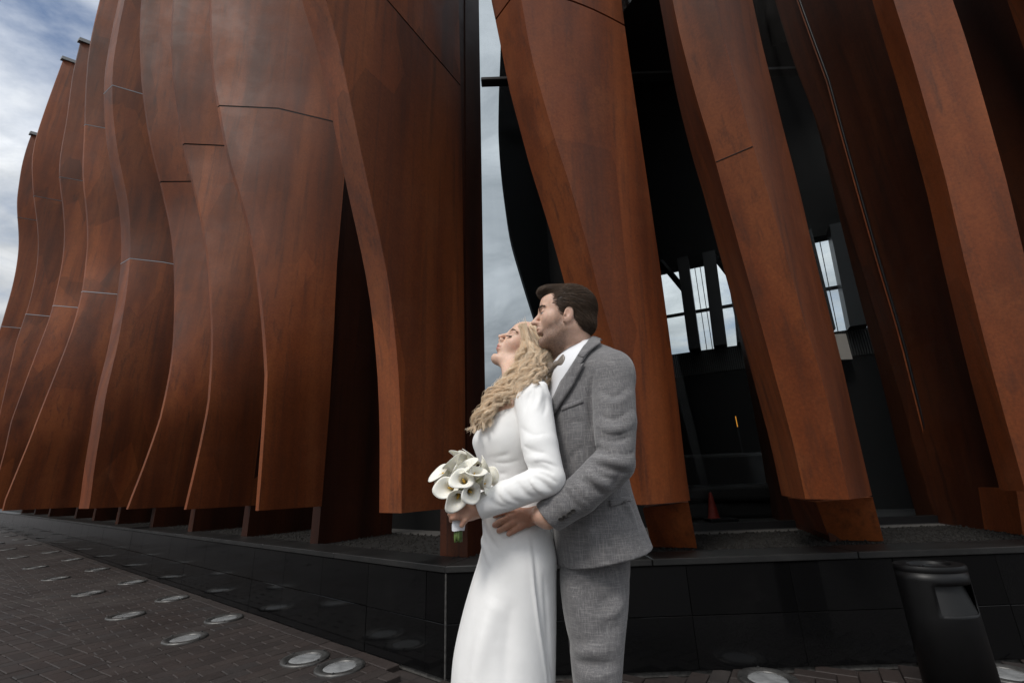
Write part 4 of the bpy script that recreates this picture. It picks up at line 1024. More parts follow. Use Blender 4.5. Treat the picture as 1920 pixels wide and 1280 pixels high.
hsum = N(nt_, 'ShaderNodeMath', operation='MULTIPLY_ADD', i_1=6.0); L(nt_, n2_.outputs[0], hsum.inputs[0]); L(nt_, n_.outputs[0], hsum.inputs[2]); bump(nt_, b_, hsum.outputs[0], .16, .004)
M['crepe'] = mt

# bride: body (one surface)
bf, bl_, bu = frame(math.radians(36), math.radians(16)); BO = Bp(984, 653, .150); BS = .985
BB = Field(); XB = head(BB, BO, bf, bl_, bu, BS, True)
BB.cone(XB(-.018, 0, -.045), Bp(972, 735, .03), .050, .050, .03); BB.cone(XB(.035, 0, -.085), Bp(962, 722, .02), .020, .034, .035)
BB.stack(rows(YB, [(722,952,1002,.050,.01),(742,940,1016,.090,0),(765,924,1022,.108,0),(790,906,1024,.110,0),(825,893,1022,.112,0),(870,908,1015,.092,0),(900,912,1010,.088,0),(960,914,1010,.090,0)]), .03, p=2.1)
BB.cone(Bp(1000,760,-.12), el_, .045, .036, .03); BB.cone(el_, cuff, .036, .026, .01); BB.cone(Bp(968,770,.125), Bp(945,890,.19), .045, .034, .03); BB.cone(Bp(945,890,.19), Bp(898,945,.0), .034, .024, .01)
# left hand gripping the stems
def finger(fl, pts, r0, r1, k=.006):
    n = len(pts); rs = np.linspace(r0, r1, n)
    for i in range(n-1): fl.cone(pts[i], pts[i+1], rs[i], rs[i+1], k if i == 0 else .003)
HD = -.215
BB.cone(cuff, Bp(884, 957, HD), .024, .023, .01)
BB.ell(Bp(875, 957, HD-.004), (.030, .017, .027), .014)
BB.ell(Bp(868, 953, HD-.008), (.018, .016, .024), .012)
nails = []
for (y0, x1, y1, x2, y2) in ((944, 851, 943, 848, 951), (953, 847, 953, 845, 960), (961, 846, 962, 847, 968), (969, 849, 970, 852, 975)):
    pts = [Bp(868, y0, HD-.016), Bp((868+x1)/2, (y0+y1)/2-1, HD-.026), Bp(x1, y1, HD-.020), Bp(x1-2, y1+2, HD+.012), Bp(x1+12, y1+3, HD+.028)]
    finger(BB, pts, .0088, .0070)
finger(BB, [Bp(880, 963, HD-.014), Bp(872, 974, HD-.024), Bp(866, 984, HD-.022)], .0105, .0075)       # little finger side of the palm resting on the ribbon
finger(BB, [Bp(876, 946, HD-.006), Bp(866, 938, HD-.012), Bp(858, 932, HD-.010)], .0105, .0080)       # thumb along the stems
# right hand behind
BB.ell(Bp(872, 962, HD+.055), (.028, .018, .024), .012); BB.cone(Bp(898,945,.0), Bp(876, 960, HD+.06), .023, .020, .01)
for y in (955, 964, 972): finger(BB, [Bp(866, y, HD+.05), Bp(852, y+1, HD+.045), Bp(846, y+3, HD+.02)], .0082, .0070)
V_, Q_ = BB.mesh((-.30, 1.18, .86), (.30, 1.98, 1.86), .0028)
def skin_cols(V, base):
    return np.tile(np.array(base), (len(V), 1))
def blend(Cc, wgt, col): return Cc*(1-wgt[:, None])+np.array(col)*wgt[:, None]
def gw(V, X, s, c, r):                                                 # gaussian weight in head space
    q = (V-X(*c)); return np.exp(-(np.linalg.norm(q, axis=1)/(r*s))**2)
def local(V, O, f, l, u, s): q = (V-O)/s; return q@f, q@l, q@u
c_ = skin_cols(V_, (.70, .475, .365))
lf, ll, lu = local(V_, BO, bf, bl_, bu, BS); inhead = (np.linalg.norm(V_-BO, axis=1) < .17)
lip = np.exp(-(((lf-.094)/.012)**2+(ll/.019)**4+((lu+.062)/.0105)**4))*inhead; c_ = blend(c_, np.clip(lip*1.15, 0, 1), (.56, .235, .20)); ml = np.exp(-(((lu+.0614)/.0017)**2+(ll/.022)**6+((lf-.09)/.018)**4))*inhead; c_ = blend(c_, .75*ml, (.27, .095, .08))
for sg in (-1, 1):
    c_ = blend(c_, .40*gw(V_, XB, BS, (.048, sg*.052, -.026), .026), (.62, .33, .25))
    lid = np.exp(-(((ll-sg*.032)/.020)**4+((lu-.006)/.011)**4+((lf-.08)/.02)**4))*inhead; c_ = blend(c_, .40*np.clip(lid, 0, 1), (.45, .27, .20))
hnd = np.exp(-(np.linalg.norm(V_-Bp(865, 958, HD), axis=1)/.075)**4); c_ = blend(c_, .8*hnd, (.42, .215, .145))
bride = quad_mesh('person', V_, Q_, M['skin'], None, c_)
tag(bride, 'woman with long wavy blonde hair in a white long-sleeved gown, head tilted back', 'person')
V_, Q_ = DR.mesh((-.36, 1.16, 0), (.30, 1.98, 1.56), .0036); quad_mesh('dress', V_, Q_, M['crepe'], bride)
# lashes, brows
def arc(X, pts, n=12): return path([X(*p) for p in pts], n)
ls = []
for sg in (-1, 1):
    base = arc(XB, [(.083, sg*.018, -.004), (.0865, sg*.027, -.0078), (.0850, sg*.038, -.0078), (.0765, sg*.0475, -.004)], 26)
    for i, p in enumerate(base):
        q = p+BS*(bf*.008+bl_*sg*(.0015+.004*i/26)-bu*.0045); ls.append(path([p, (p+q)/2-bu*.0012, q], 5))
strands('eyelashes', ls, .0009, .0003, M['lash'], bride)
ln_ = [arc(XB, [(.083, sg*.018, -.004), (.0868, sg*.027, -.0075), (.0852, sg*.038, -.0075), (.0765, sg*.048, -.0035)], 14) for sg in (-1, 1)]
strands('lash_line', ln_, .0014, .0012, M['lash'], bride, 6)
br = []
for sg in (-1, 1):
    base = arc(XB, [(.0905, sg*.014, .0205), (.0880, sg*.028, .0250), (.0780, sg*.042, .0240), (.066, sg*.052, .0180)], 46)
    for i, p in enumerate(base):
        for _ in range(4):
            q0 = p+BS*(bu*rng.normal(0, .0017)+bf*.0005); q1 = q0+BS*(bl_*sg*.006-bf*.002+bu*rng.normal(.0005, .0012)); br.append([q0, (q0+q1)/2+BS*bf*.0006, q1])
strands('eyebrows', np.array(br), .0005, .0002, M['brow_b'], bride)

# ---------------------------------------------------------------- groom: jacket, trousers
JK = Field()
JK.stack(rows(YG, [(636,1068,1110,.055,.03),(655,1050,1122,.095,.02),(675,1040,1150,.155,.01),(695,1033,1170,.190,0),(730,1028,1180,.200,0),(800,1028,1178,.198,0),(880,1030,1172,.186,0),(960,1034,1192,.190,0),(1020,1040,1216,.198,0),(1075,1047,1238,.202,0)]), .004, p=2.25)
gs, ge, gw_ = G(1148,712,-.185), G(1152,866,-.250), G(1018,975,-.205)
JK.ell(gs, (.068, .070, .072), .04); JK.cone(G(1110,672,-.06), G(1148,692,-.17), .045, .055, .05)
JK.cone(gs, G(1153,790,-.225), .069, .063, .007); JK.cone(G(1153,790,-.225), ge, .063, .057, .007)
JK.cone(ge, G(1090,925,-.24), .059, .053, .005); JK.cone(G(1090,925,-.24), gw_, .053, .047, .005)
gc = G(1026, 970, -.21); JK.half_in(gc, unit(gw_-ge)+np.array([0, 0, -.10]), gc, .075, .002)
# far arm round the bride
JK.ell(G(1062,712,.185), (.068, .070, .072), .04); JK.cone(G(1062,712,.185), G(1020,850,.26), .068, .058, .02); JK.cone(G(1020,850,.26), G(965,935,.19), .056, .046, .01)
hA, hB = G(1046, 1069, -.1), G(1234, 1027, -.1); hd_ = hB-hA; JK.half(hA, np.array([hd_[2], 0, -hd_[0]])*-1 if (np.array([hd_[2], 0, -hd_[0]])*-1)[2] < 0 else np.array([hd_[2], 0, -hd_[0]]), .004)
JK.half_in(G(1062, 1069, -.19), unit(np.array([-.75, 0, -.66])), G(1044, 1072, -.17), .085, .010)      # rounded front quarter
surface_folds(JK, [
    ([G(1115,852,-.3), G(1138,855,-.3), G(1168,868,-.3)], -.006, .006), ([G(1112,877,-.3), G(1130,892,-.3), G(1160,900,-.3)], -.006, .006), ([G(1095,890,-.3), G(1112,912,-.3), G(1138,925,-.3)], -.005, .006), ([G(1070,905,-.3), G(1088,930,-.3), G(1108,945,-.3)], -.004, .006), ([G(1118,805,-.3), G(1150,816,-.3), G(1188,806,-.3)], -.004, .006), ([G(1122,728,-.3), G(1150,744,-.3), G(1180,722,-.3)], -.003, .007), ([G(1150,845,-.3), G(1170,852,-.3), G(1190,845,-.3)], -.004, .006),
    ([G(1112,840,-.27), G(1135,846,-.3), G(1160,862,-.3)], -.008, .010), ([G(1108,857,-.27), G(1140,862,-.3), G(1178,872,-.29)], .008, .012), ([G(1112,868,-.28), G(1142,880,-.3), G(1182,886,-.28)], -.008, .009),
    ([G(1120,818,-.27), G(1145,826,-.29), G(1185,818,-.27)], -.006, .010), ([G(1116,795,-.26), G(1150,806,-.29), G(1188,792,-.27)], .005, .013), ([G(1117,775,-.25), G(1150,785,-.28), G(1188,765,-.26)], -.005, .012),
    ([G(1122,745,-.25), G(1150,757,-.27), G(1185,735,-.25)], .004, .014), ([G(1080,895,-.28), G(1105,910,-.29), G(1135,930,-.28)], -.007, .010), ([G(1100,883,-.28), G(1122,902,-.3), G(1150,918,-.28)], .007, .012),
    ([G(1060,918,-.26), G(1075,940,-.27), G(1092,955,-.26)], -.005, .010), ([G(1046,930,-.25), G(1058,955,-.26), G(1070,972,-.25)], .004, .012), ([G(1165,880,-.28), G(1155,905,-.29), G(1130,925,-.28)], -.006, .010),
    ([G(1112,700,-.22), G(1106,745,-.22), G(1110,800,-.22), G(1114,850,-.22)], -.009, .007),                                                   # armhole
    ([G(1126,905,-.2), G(1140,950,-.22), G(1150,1010,-.22), G(1155,1060,-.22)], -.003, .014), ([G(1165,900,-.18), G(1182,960,-.18), G(1200,1020,-.16)], .004, .016), ([G(1098,960,-.21), G(1108,1010,-.22), G(1112,1060,-.22)], .003, .016),
    ([G(1060,1000,-.2), G(1064,1030,-.21), G(1072,1062,-.21)], -.003, .012), ([G(1060,880,-.2), G(1075,850,-.2), G(1098,835,-.2)], -.003, .012), ([G(1055,800,-.19), G(1075,790,-.2), G(1100,792,-.2)], -.002, .014)], 1.9, .85)
TR = Field()
legn = rows(YG, [(1030,1056,1174,.105,-.03),(1066,1050,1178,.100,-.045),(1130,1054,1177,.095,-.060),(1200,1066,1170,.090,-.07),(1280,1075,1164,.082,-.08),(1400,1088,1156,.075,-.09),(1580,1092,1160,.075,-.09)])
legf = rows(YG, [(1030,1050,1178,.120,.06),(1066,1050,1180,.110,.09),(1130,1058,1172,.100,.11),(1200,1066,1164,.090,.115),(1280,1074,1158,.082,.115),(1400,1086,1150,.075,.115),(1560,1090,1152,.075,.115)])
TR.stack(legn, .01, zmin=.055, p=2.15); TR.stack(legf, .01, zmin=.055, p=2.15)
surface_folds(TR, [([G(1062,1196,-.2), G(1090,1210,-.2), G(1125,1206,-.2)], -.004, .007), ([G(1090,1240,-.2), G(1120,1252,-.2), G(1160,1246,-.2)], -.004, .007), ([G(1165,1170,-.2), G(1140,1182,-.2), G(1108,1180,-.2)], -.003, .007), ([G(1170,1100,-.2), G(1148,1120,-.2), G(1112,1132,-.2)], -.003, .007), ([G(1060,1185,-.18), G(1095,1200,-.2), G(1135,1190,-.19)], -.004, .012), ([G(1068,1205,-.18), G(1100,1222,-.2), G(1150,1212,-.18)], .005, .014), ([G(1070,1232,-.18), G(1105,1245,-.2), G(1158,1238,-.17)], -.005, .013),
    ([G(1075,1262,-.18), G(1110,1270,-.2), G(1150,1256,-.17)], .004, .013), ([G(1110,1080,-.2), G(1128,1130,-.2), G(1138,1190,-.19)], -.004, .014), ([G(1060,1090,-.18), G(1080,1130,-.2), G(1090,1170,-.2)], .004, .016),
    ([G(1150,1075,-.17), G(1142,1110,-.19), G(1143,1160,-.19), G(1146,1270,-.17)], -.003, .005), ([G(1160,1090,-.16), G(1150,1115,-.19), G(1128,1128,-.2)], -.004, .010), ([G(1168,1130,-.15), G(1150,1150,-.18), G(1120,1158,-.19)], .004, .012)], 1.9, 1.0)
def suit():
    mt, nt, b = new_mat('grey_checked_wool'); t = N(nt, 'ShaderNodeTexCoord'); v0 = t.outputs['Object']
    def weave(ax, sc, th, dist):
        sca = (sc*.04, sc*.04, sc) if ax == 'h' else (sc, sc*.7, sc*.035)
        return noise(nt, mapping(nt, v0, sca, loc=(dist, dist*.3, 0)).outputs[0], 1.0, 4, .7)
    h = weave('h', 600, 0, 0); v = weave('v', 600, 0, 3); h2 = weave('h', 170, 0, 7); v2 = weave('v', 170, 0, 11)
    c = mixc(nt, (.118, .115, .120), (.32, .312, .31), ramp(nt, [(.50, (0,)*3), (.74, (.8,)*3)], h.outputs[0]).outputs[0])
    c = mixc(nt, c, (.34, .332, .33), ramp(nt, [(.50, (0,)*3), (.74, (.8,)*3)], v.outputs[0]).outputs[0])
    c = mixc(nt, c, (.235, .222, .215), ramp(nt, [(.57, (0,)*3), (.72, (.5,)*3)], h2.outputs[0]).outputs[0])
    c = mixc(nt, c, (.235, .222, .215), ramp(nt, [(.57, (0,)*3), (.72, (.5,)*3)], v2.outputs[0]).outputs[0])
    n = noise(nt, v0, 5, 4, .5); c = mixc(nt, c, ramp(nt, [(.3, (.86,)*3), (.7, (1.12,)*3)], n.outputs[0]).outputs[0], 1.0, 'MULTIPLY')
    L(nt, c, b.inputs['Base Color']); b.inputs['Roughness'].default_value = .85; b.inputs['Sheen Weight'].default_value = .3; b.inputs['Specular IOR Level'].default_value = .2
    ad = N(nt, 'ShaderNodeMath', operation='ADD'); L(nt, h.outputs[0], ad.inputs[0]); L(nt, v.outputs[0], ad.inputs[1]); bump(nt, b, ad.outputs[0], .35, .0015); return mt
M['suit'] = suit()
M['shirt'] = plain('white_shirt', (.76, .77, .80), .7, 0, .3, 30, .03)
M['bowtie'] = plain('champagne_satin', (.17, .140, .115), .32, 0, .5, 60, .15)
M['shoe'] = plain('black_leather', (.012, .010, .009), .3)
M['button'] = plain('horn_button', (.045, .042, .040), .35)

# groom: body
gf, gl, gu = frame(math.radians(3), math.radians(-4)); GO = G(1057, 592, -.060); GSc = .96
GB = Field(); XG = head(GB, GO, gf, gl, gu, GSc)
GB.cone(XG(-.035, 0, -.050), G(1078, 700, .02), .058, .066, .03); GB.cone(XG(.02, 0, -.085), G(1060, 690, .01), .032, .045, .03)
GB.stack(rows(YG, [(672,1052,1135,.12,.01),(695,1045,1150,.150,0),(800,1042,1150,.155,0),(960,1050,1160,.14,0)]), .03)
GB.cone(gs, ge, .045, .042, .03); GB.cone(ge, gc, .042, .031, .01); GB.cone(G(1062,712,.185), G(1020,850,.26), .045, .04, .03); GB.cone(G(1020,850,.26), G(955,945,.19), .04, .03, .01)
# his left hand spread on her hip: joints sit on the dress surface
def on_dress(x, y, lift):
    D_ = np.array([ray(x, y)]); H = DR.march(EYE, D_); g = DR.sub(D_/np.linalg.norm(D_)).grad(H); return (H+g*lift)[0]
wr0 = G(1014, 966, -.215)
palm = [on_dress(x, y, .016) for x, y in ((1000, 966), (988, 972))]
pal = Field
GB.cone(gc, wr0, .027, .0245, .01)
GB.cone(wr0, on_dress(998, 968, .020), .0245, .022, .012)
kn = [(972, 962), (974, 969), (979, 976), (987, 982)]
tipsf = [((953, 960), (941, 963), (931, 967)), ((957, 973), (942, 978), (931, 984)), ((962, 983), (949, 990), (938, 995)), ((974, 990), (965, 995), (955, 1001))]
for i, (kx, ky) in enumerate(kn):
    GB.cone(wr0*.25+on_dress(1000, 968, .018)*.75, on_dress(kx, ky, .014), .018, .0125, .014)
    pts = [on_dress(kx, ky, .015)]+[on_dress(x, y, (.0150, .0105, .0085)[j]) for j, (x, y) in enumerate(tipsf[i])]
    finger(GB, pts, .0112, (.0082, .0088, .0084, .0074)[i]); nails.append((pts[-1], unit(pts[-1]-pts[-2])))
V_, Q_ = GB.mesh((-.12, 1.25, .8), (.62, 2.02, 1.95), .0028)
c_ = skin_cols(V_, (.64, .42, .32))
lf, ll, lu = local(V_, GO, gf, gl, gu, GSc); inh = np.linalg.norm(V_-GO, axis=1) < .17
lip = np.exp(-(((lf-.094)/.012)**2+(ll/.019)**4+((lu+.062)/.0095)**4))*inh; c_ = blend(c_, np.clip(.5*lip, 0, 1), (.36, .18, .145))
beard = 1/(1+np.exp(-((-.040-lu)+.45*np.clip(.035-lf, -1, .05))/.007)); beard = beard*inh*(lu > -.16)*1/(1+np.exp(-(lf+.005)/.008))*(1-np.clip(lip*1.2, 0, 1))
must = np.exp(-(((lu+.047)/.006)**2+(ll/.026)**4))*(lf > .07)*inh
st_ = np.clip(np.maximum(beard, .8*must), 0, 1)*(.62+.38*rng.random(len(V_))); c_ = blend(c_, .66*st_, (.10, .064, .048))
sb = np.exp(-(((lf-.022)/.014)**4+((lu+.03)/.035)**4))*inh; c_ = blend(c_, .45*sb*(.5+.5*rng.random(len(V_))), (.10, .065, .048))
ear = np.exp(-(((lf+.010)/.020)**4+((lu+.010)/.034)**4))*(np.abs(ll) > .070)*inh; c_ = blend(c_, .35*ear, (.50, .26, .19))
hn = on_dress(985, 970, .015); c_ = blend(c_, np.exp(-(np.linalg.norm(V_-hn, axis=1)/.10)**6)*.85, (.40, .190, .120))
for p, d_ in nails:
    c_ = blend(c_, .7*np.exp(-(np.linalg.norm(V_-(p+d_*.001+np.array([0, -.008, .003])), axis=1)/.0065)**4), (.52, .30, .24))
groom = quad_mesh('person', V_, Q_, M['skin'], None, c_)
roots = np.flatnonzero((st_ > .45) & ((V_-GO)@gl > -.05)); roots = rng.choice(roots, min(6500, len(roots)))
Rp = V_[roots]+rng.normal(0, .0012, (len(roots), 3)); Rg = unit3(np.array([-.3, 0, -1.]))+.0*Rp; Rn = GB.sub(unit3(GO-EYE)[None]).grad(Rp); Rp = Rp-Rn*GB.ev(Rp)[:, None]
tag(groom, 'dark-haired bearded man in a grey checked suit and bow tie, hand on hip beside him', 'person')
groom['label'] = 'man with dark hair in grey checked suit embracing the woman from behind'
V_, Q_ = JK.mesh((-.12, 1.22, .62), (.66, 2.02, 1.72), .0038); jacket = quad_mesh('jacket', V_, Q_, M['suit'], groom)
V_, Q_ = TR.mesh((.05, 1.36, .0), (.60, 1.90, .98), .0046); quad_mesh('trousers', V_, Q_, M['suit'], groom)
for lst in (legn, legf):
    q = lst[-1]; sf = Field(); hx, hy = q[0]+.05, q[1]; sf.ell((hx-.12, hy, .035), (.155, .048, .034), .01); sf.ell((hx, hy, .055), (.055, .043, .055), .03); sf.half((0, 0, .004), (0, 0, -1), .003)
    V_, Q_ = sf.mesh((hx-.32, hy-.09, -.01), (hx+.1, hy+.09, .13), .006); quad_mesh('shoe', V_, Q_, M['shoe'], groom)
# eyes and brows
for sg in (-1, 1):
    ef = Field(); ef.sph(XG(.0715, sg*.032, -.0015), .0118*GSc); p_ = XG(.0715, sg*.032, -.0015); V_, Q_ = ef.mesh(p_-.016, p_+.016, .0018, 0); ey = quad_mesh('eye', V_, Q_, M['eye'], groom)
    ef = Field(); p_ = XG(.0765, sg*.0325, -.0010); ef.sph(p_, .0075*GSc); V_, Q_ = ef.mesh(p_-.012, p_+.012, .0016, 0); quad_mesh('iris', V_, Q_, M['iris'], ey)
br = []
for sg in (-1, 1):
    base = arc(XG, [(.0915, sg*.012, .0175), (.0890, sg*.026, .0225), (.0790, sg*.040, .0225), (.068, sg*.049, .0165)], 40)
    for p in base:
        for _ in range(4):
            q0 = p+GSc*(gu*rng.normal(0, .0022)+gf*.0008); q1 = q0+GSc*(gl*sg*.007-gf*.001+gu*rng.normal(.001, .0018)); br.append([q0, (q0+q1)/2+GSc*gf*.0012, q1])
strands('eyebrows', np.array(br), .0005, .0002, M['brow_g'], groom)
strands('stubble', np.stack([Rp-Rn*.0006, Rp+Rn*.0006+Rg*.0008, Rp+Rn*.0009+Rg*.0020], 1), .00024, .00012, M['brow_g'], groom, 3)
# shirt, collar, lapels, pockets
NK = Field(); NK.ops = list(GB.ops[:]) ; NB = JK.copy(); NB.ops += [o_ for o_ in GB.ops]
SHT = JK.copy(); SHT.cone(G(1070, 655, .02), G(1074, 690, .02), .064, .070, .02)
drape('shirt_front', SHT, [(1103,633),(1088,645),(1066,657),(1050,668),(1040,680),(1036,705),(1030,742),(1028,790),(1036,790),(1050,735),(1072,690),(1094,655),(1110,641)], M['shirt'], groom, .002, .004)
lap = drape('lapel', JK, [(1110,640),(1096,654),(1074,688),(1056,716),(1040,752),(1027,784),(1028,803),(1040,783),(1056,756),(1074,728),(1098,683),(1090,686),(1103,668),(1122,648)], M['suit'], groom, .007, .006)
drape('collar', JK, [(1110,637),(1100,652),(1086,672),(1097,675),(1108,664),(1126,650),(1122,640)], M['suit'], groom, .011, .005)
drape('breast_pocket', JK, [(1052,762),(1092,747),(1094,755),(1054,770)], M['suit'], groom, .0005, .0018)
drape('pocket_flap', JK, [(1142,938),(1179,928),(1182,938),(1144,950)], M['suit'], groom, .001, .005)
for (x, y) in ((1052,972),(1060,967),(1067,962),(1074,957)):
    D_ = np.array([ray(x, y)]); H = JK.march(EYE, D_); g_ = JK.sub(D_/np.linalg.norm(D_)).grad(H)[0]; q_ = Vector(g_).to_track_quat('Z', 'Y').to_matrix()
    v, f = lathe_vf([(.0075, 0), (.008, .002), (.0065, .0035), (.005, .0025)], 16); v = v@np.array(q_).T+H[0]+g_*.0005; mesh_obj('cuff_button', v, f, M['button'], groom, True, 40)
# bow tie
bt = Field(); kc = SHT.march(EYE, np.array([ray(1045, 684)]))[0]+np.array([-.006, -.012, 0])
ax1 = unit(np.array([.55, -.75, .12])); ax2 = unit(np.array([.15, .05, 1.0])); ax2 = unit(ax2-ax1*(ax1@ax2)); ax3 = np.cross(ax1, ax2)
bt.ell(kc, (.010, .012, .008), .004, 'u', np.array([ax1, ax2, ax3]))
for sg in (-1, 1):
    for q in range(5):
        t = q/4; bt.ell(kc+sg*ax1*(.011+.027*t), (.008, .008+.015*t, .004+.003*math.sin(3*t)), .006, 'u', np.array([ax1, ax2, ax3]))
    bt.fold([kc+sg*ax1*.012+ax3*.008, kc+sg*ax1*.045+ax3*.009+ax2*.012], -.003, .004); bt.fold([kc+sg*ax1*.012-ax3*.008, kc+sg*ax1*.045-ax3*.009+ax2*.010], -.003, .004)
V_, Q_ = bt.mesh(kc-.08, kc+.08, .0022); quad_mesh('bow_tie', V_, Q_, M['bowtie'], groom)
# hair: volume plus combed strands
HF = Field(); axg = np.array([gf, gl, gu])
HF.ell(XG(-.022, 0, .030), np.array((.102, .079, .091))*GSc, .01, 'u', axg); HF.ell(XG(.050, 0, .092), np.array((.052, .052, .024))*GSc, .02, 'u', axg); HF.ell(XG(-.058, 0, -.035), np.array((.060, .064, .050))*GSc, .02, 'u', axg)
HF.ell(XG(.150, 0, -.010), np.array((.110, .20, .088))*GSc, .008, 's', axg)
for sg in (-1, 1): HF.ell(XG(-.010, sg*.092, -.030), np.array((.023, .030, .038))*GSc, .006, 's', axg)
HF.half(XG(-.06, 0, -.073), -gu+.25*gf, .008); HF.half_in(XG(.012, 0, -.03), unit(gf*.9-gu*.3), XG(.05, 0, -.05), .09*GSc, .006)
V_, Q_ = HF.mesh(GO-.2, GO+.2, .0035); hair = quad_mesh('hair', V_, Q_, M['brown_hair'], groom)
pick = rng.choice(len(V_), 8000); Pr = V_[pick]; gr = HF.grad(Pr); keep = ((Pr-GO)@gl > -.06); Pr, gr = Pr[keep], gr[keep]
lfp = (Pr-GO)@gf; lup = (Pr-GO)@gu
flow = -gf[None]*1.0+gu[None]*(.15+1.2*np.clip(lfp-.03, 0, .1)/.07*.35)[:, None]-gu[None]*np.clip((.06-lup)/.06, 0, 1.2)[:, None]*.9
pts = [Pr+gr*.0004]; cur = Pr.copy()
for k in range(6):
    g_ = HF.grad(cur); v_ = flow-g_*(flow*g_).sum(1)[:, None]; v_ /= np.linalg.norm(v_, axis=1)[:, None]+1e-9
    cur = cur+v_*.0055; d_ = HF.ev(cur); cur = cur-HF.grad(cur)*(d_-(.0012+.0006*k))[:, None]; pts.append(cur.copy())
strands('hair_strands', np.stack(pts, 1)+rng.normal(0, .0005, (len(Pr), 1, 3)), .0007, .0003, M['brown_hair'], hair, 3)
# ---------------------------------------------------------------- bride: hair
axb = np.array([bf, bl_, bu])
BH = Field()
BH.ell(XB(-.022, 0, .028), np.array((.101, .081, .090))*BS, .01, 'u', axb); BH.ell(XB(-.05, 0, -.04), np.array((.070, .074, .066))*BS, .03, 'u', axb)
BH.ell(XB(.140, 0, -.012), np.array((.098, .20, .092))*BS, .010, 's', axb)
BH.ell(XB(.045, 0, -.10), np.array((.07, .2, .085))*BS, .010, 's', axb)
V_, Q_ = BH.mesh(BO-.2, BO+.2, .004); bhair = quad_mesh('hair', V_, Q_, M['blonde_root'], bride)
pick = rng.choice(len(V_), 4200); Pr = V_[pick]; keep = (Pr-BO)@bl_ > -.07; Pr = Pr[keep]
flow = np.tile(np.array([.25, 0, -1.0])-bf*.35, (len(Pr), 1)); cur = Pr.copy(); pts = [Pr]
for k in range(8):
    g_ = BH.grad(cur); v_ = flow-g_*(flow*g_).sum(1)[:, None]; v_ /= np.linalg.norm(v_, axis=1)[:, None]+1e-9
    cur = cur+v_*.0065; cur = cur-BH.grad(cur)*(BH.ev(cur)-(.0015+.0008*k))[:, None]; pts.append(cur.copy())
strands('crown_strands', np.stack(pts, 1), .0013, .0005, M['blonde_hair'], bhair)
BASE = [
 [(976,610,.05),(986,626,.02),(990,650,.0),(984,675,-.01),(972,694,-.03),(956,712,-.05),(940,730,-.07),(922,750,-.09),(906,776,-.10),(892,806,-.10)],
 [(980,607,.05),(992,628,.015),(995,655,-.01),(986,682,-.03),(970,704,-.05),(950,724,-.08),(932,744,-.10),(914,768,-.11),(900,796,-.11)],
 [(985,606,.05),(998,630,.01),(1000,657,-.01),(993,684,-.04),(980,706,-.06),(964,726,-.10),(946,748,-.12)],
 [(988,610,.04),(1002,636,.0),(1003,664,-.03),(995,692,-.07),(986,714,-.11),(976,736,-.15)],
 [(990,616,.04),(1004,644,.0),(1008,672,-.04),(1003,698,-.09),(996,720,-.14)],
 [(1000,640,.0),(1012,664,-.02),(1015,688,-.05),(1012,712,-.09)],
 [(1004,650,.01),(1020,668,-.01),(1026,690,-.03),(1022,714,-.06)],
 [(1006,654,.02),(1026,670,.0),(1036,686,-.01),(1032,704,-.03)],
 [(982,640,-.0),(978,668,-.01),(970,694,-.03),(966,716,-.06)],
 [(968,700,.0),(952,716,-.02),(938,732,-.04),(926,752,-.05),(914,780,-.06)]]
allp = []
def clampb(x, y, dy):                                   # keep her hair clear of his face
    if y < 662: x = min(x, 993-(655-y)*.15 if y < 655 else 998); dy = max(dy, .045)
    return Bp(x, y, dy)
def lock(cp, width, hr, turns, nst, ph):
    n = 42; C_ = path(cp, n); T = np.gradient(C_, axis=0); T /= np.linalg.norm(T, axis=1)[:, None]
    s = np.linspace(0, 1, n); amp = hr*np.clip((s-.22)/.4, 0, 1)**1.1; an = ph+turns*2*math.pi*np.clip(s-.2, 0, 1)**1.15
    e1 = np.cross(T, np.array([0, 1., 0])); e1 /= np.linalg.norm(e1, axis=1)[:, None]+1e-9; e2 = np.cross(T, e1)
    rad = np.cos(an)[:, None]*e1+np.sin(an)[:, None]*e2; tang = -np.sin(an)[:, None]*e1+np.cos(an)[:, None]*e2
    cen = C_+(np.cos(an)[:, None]*e1+.65*np.sin(an)[:, None]*e2)*amp[:, None]
    side = np.cross(rad, np.gradient(cen, axis=0)); side /= np.linalg.norm(side, axis=1)[:, None]+1e-9
    for j in range(nst):
        a = rng.uniform(-1, 1); b = rng.normal(0, .16); w_ = width*(.55+.45*np.sin(np.pi*np.clip(s*.9+.1, 0, 1)))*np.clip(1.15-s**6, .25, 1)
        P = cen+side*(a*w_/2)[:, None]+rad*(b*width*.45)+rng.normal(0, .0004, 3)
        jit = rng.normal(0, 1, (5, 3)); jit = np.stack([np.interp(s, np.linspace(0, 1, 5), jit[:, q]) for q in range(3)], 1); P = P+jit*(.0022+.0032*rng.random()**3)*np.clip(s*2.5, 0, 1)[:, None]
        P = P+rad*(math.cos(a*1.4)*.004-.004)*np.clip(s*2, 0, 1)[:, None]
        allp.append(P)
for bi, bp in enumerate(BASE):
    reps = 16 if bi < 6 else 13
    for q in range(reps):
        jx, jy, jd = rng.normal(0, 6.0), rng.normal(0, 5), rng.normal(0, .014); m_ = len(bp) if q < 3 else max(3, len(bp)-int(rng.integers(0, 3)))
        cp = [clampb(x+jx*min(1, .35+i/3)+rng.normal(0, 1.5), y+jy*min(1, i/3), dy+jd) for i, (x, y, dy) in enumerate(bp[:m_])]
        Ln = np.linalg.norm(np.diff(path(cp, 20), axis=0), axis=1).sum(); lock(cp, rng.uniform(.005, .013), rng.uniform(.009, .021), Ln/rng.uniform(.075, .13), 27, rng.uniform(0, 6.28))
strands('curled_locks', np.array(allp), .00065, .0004, M['blonde_hair'], bhair, 3)
allp = []
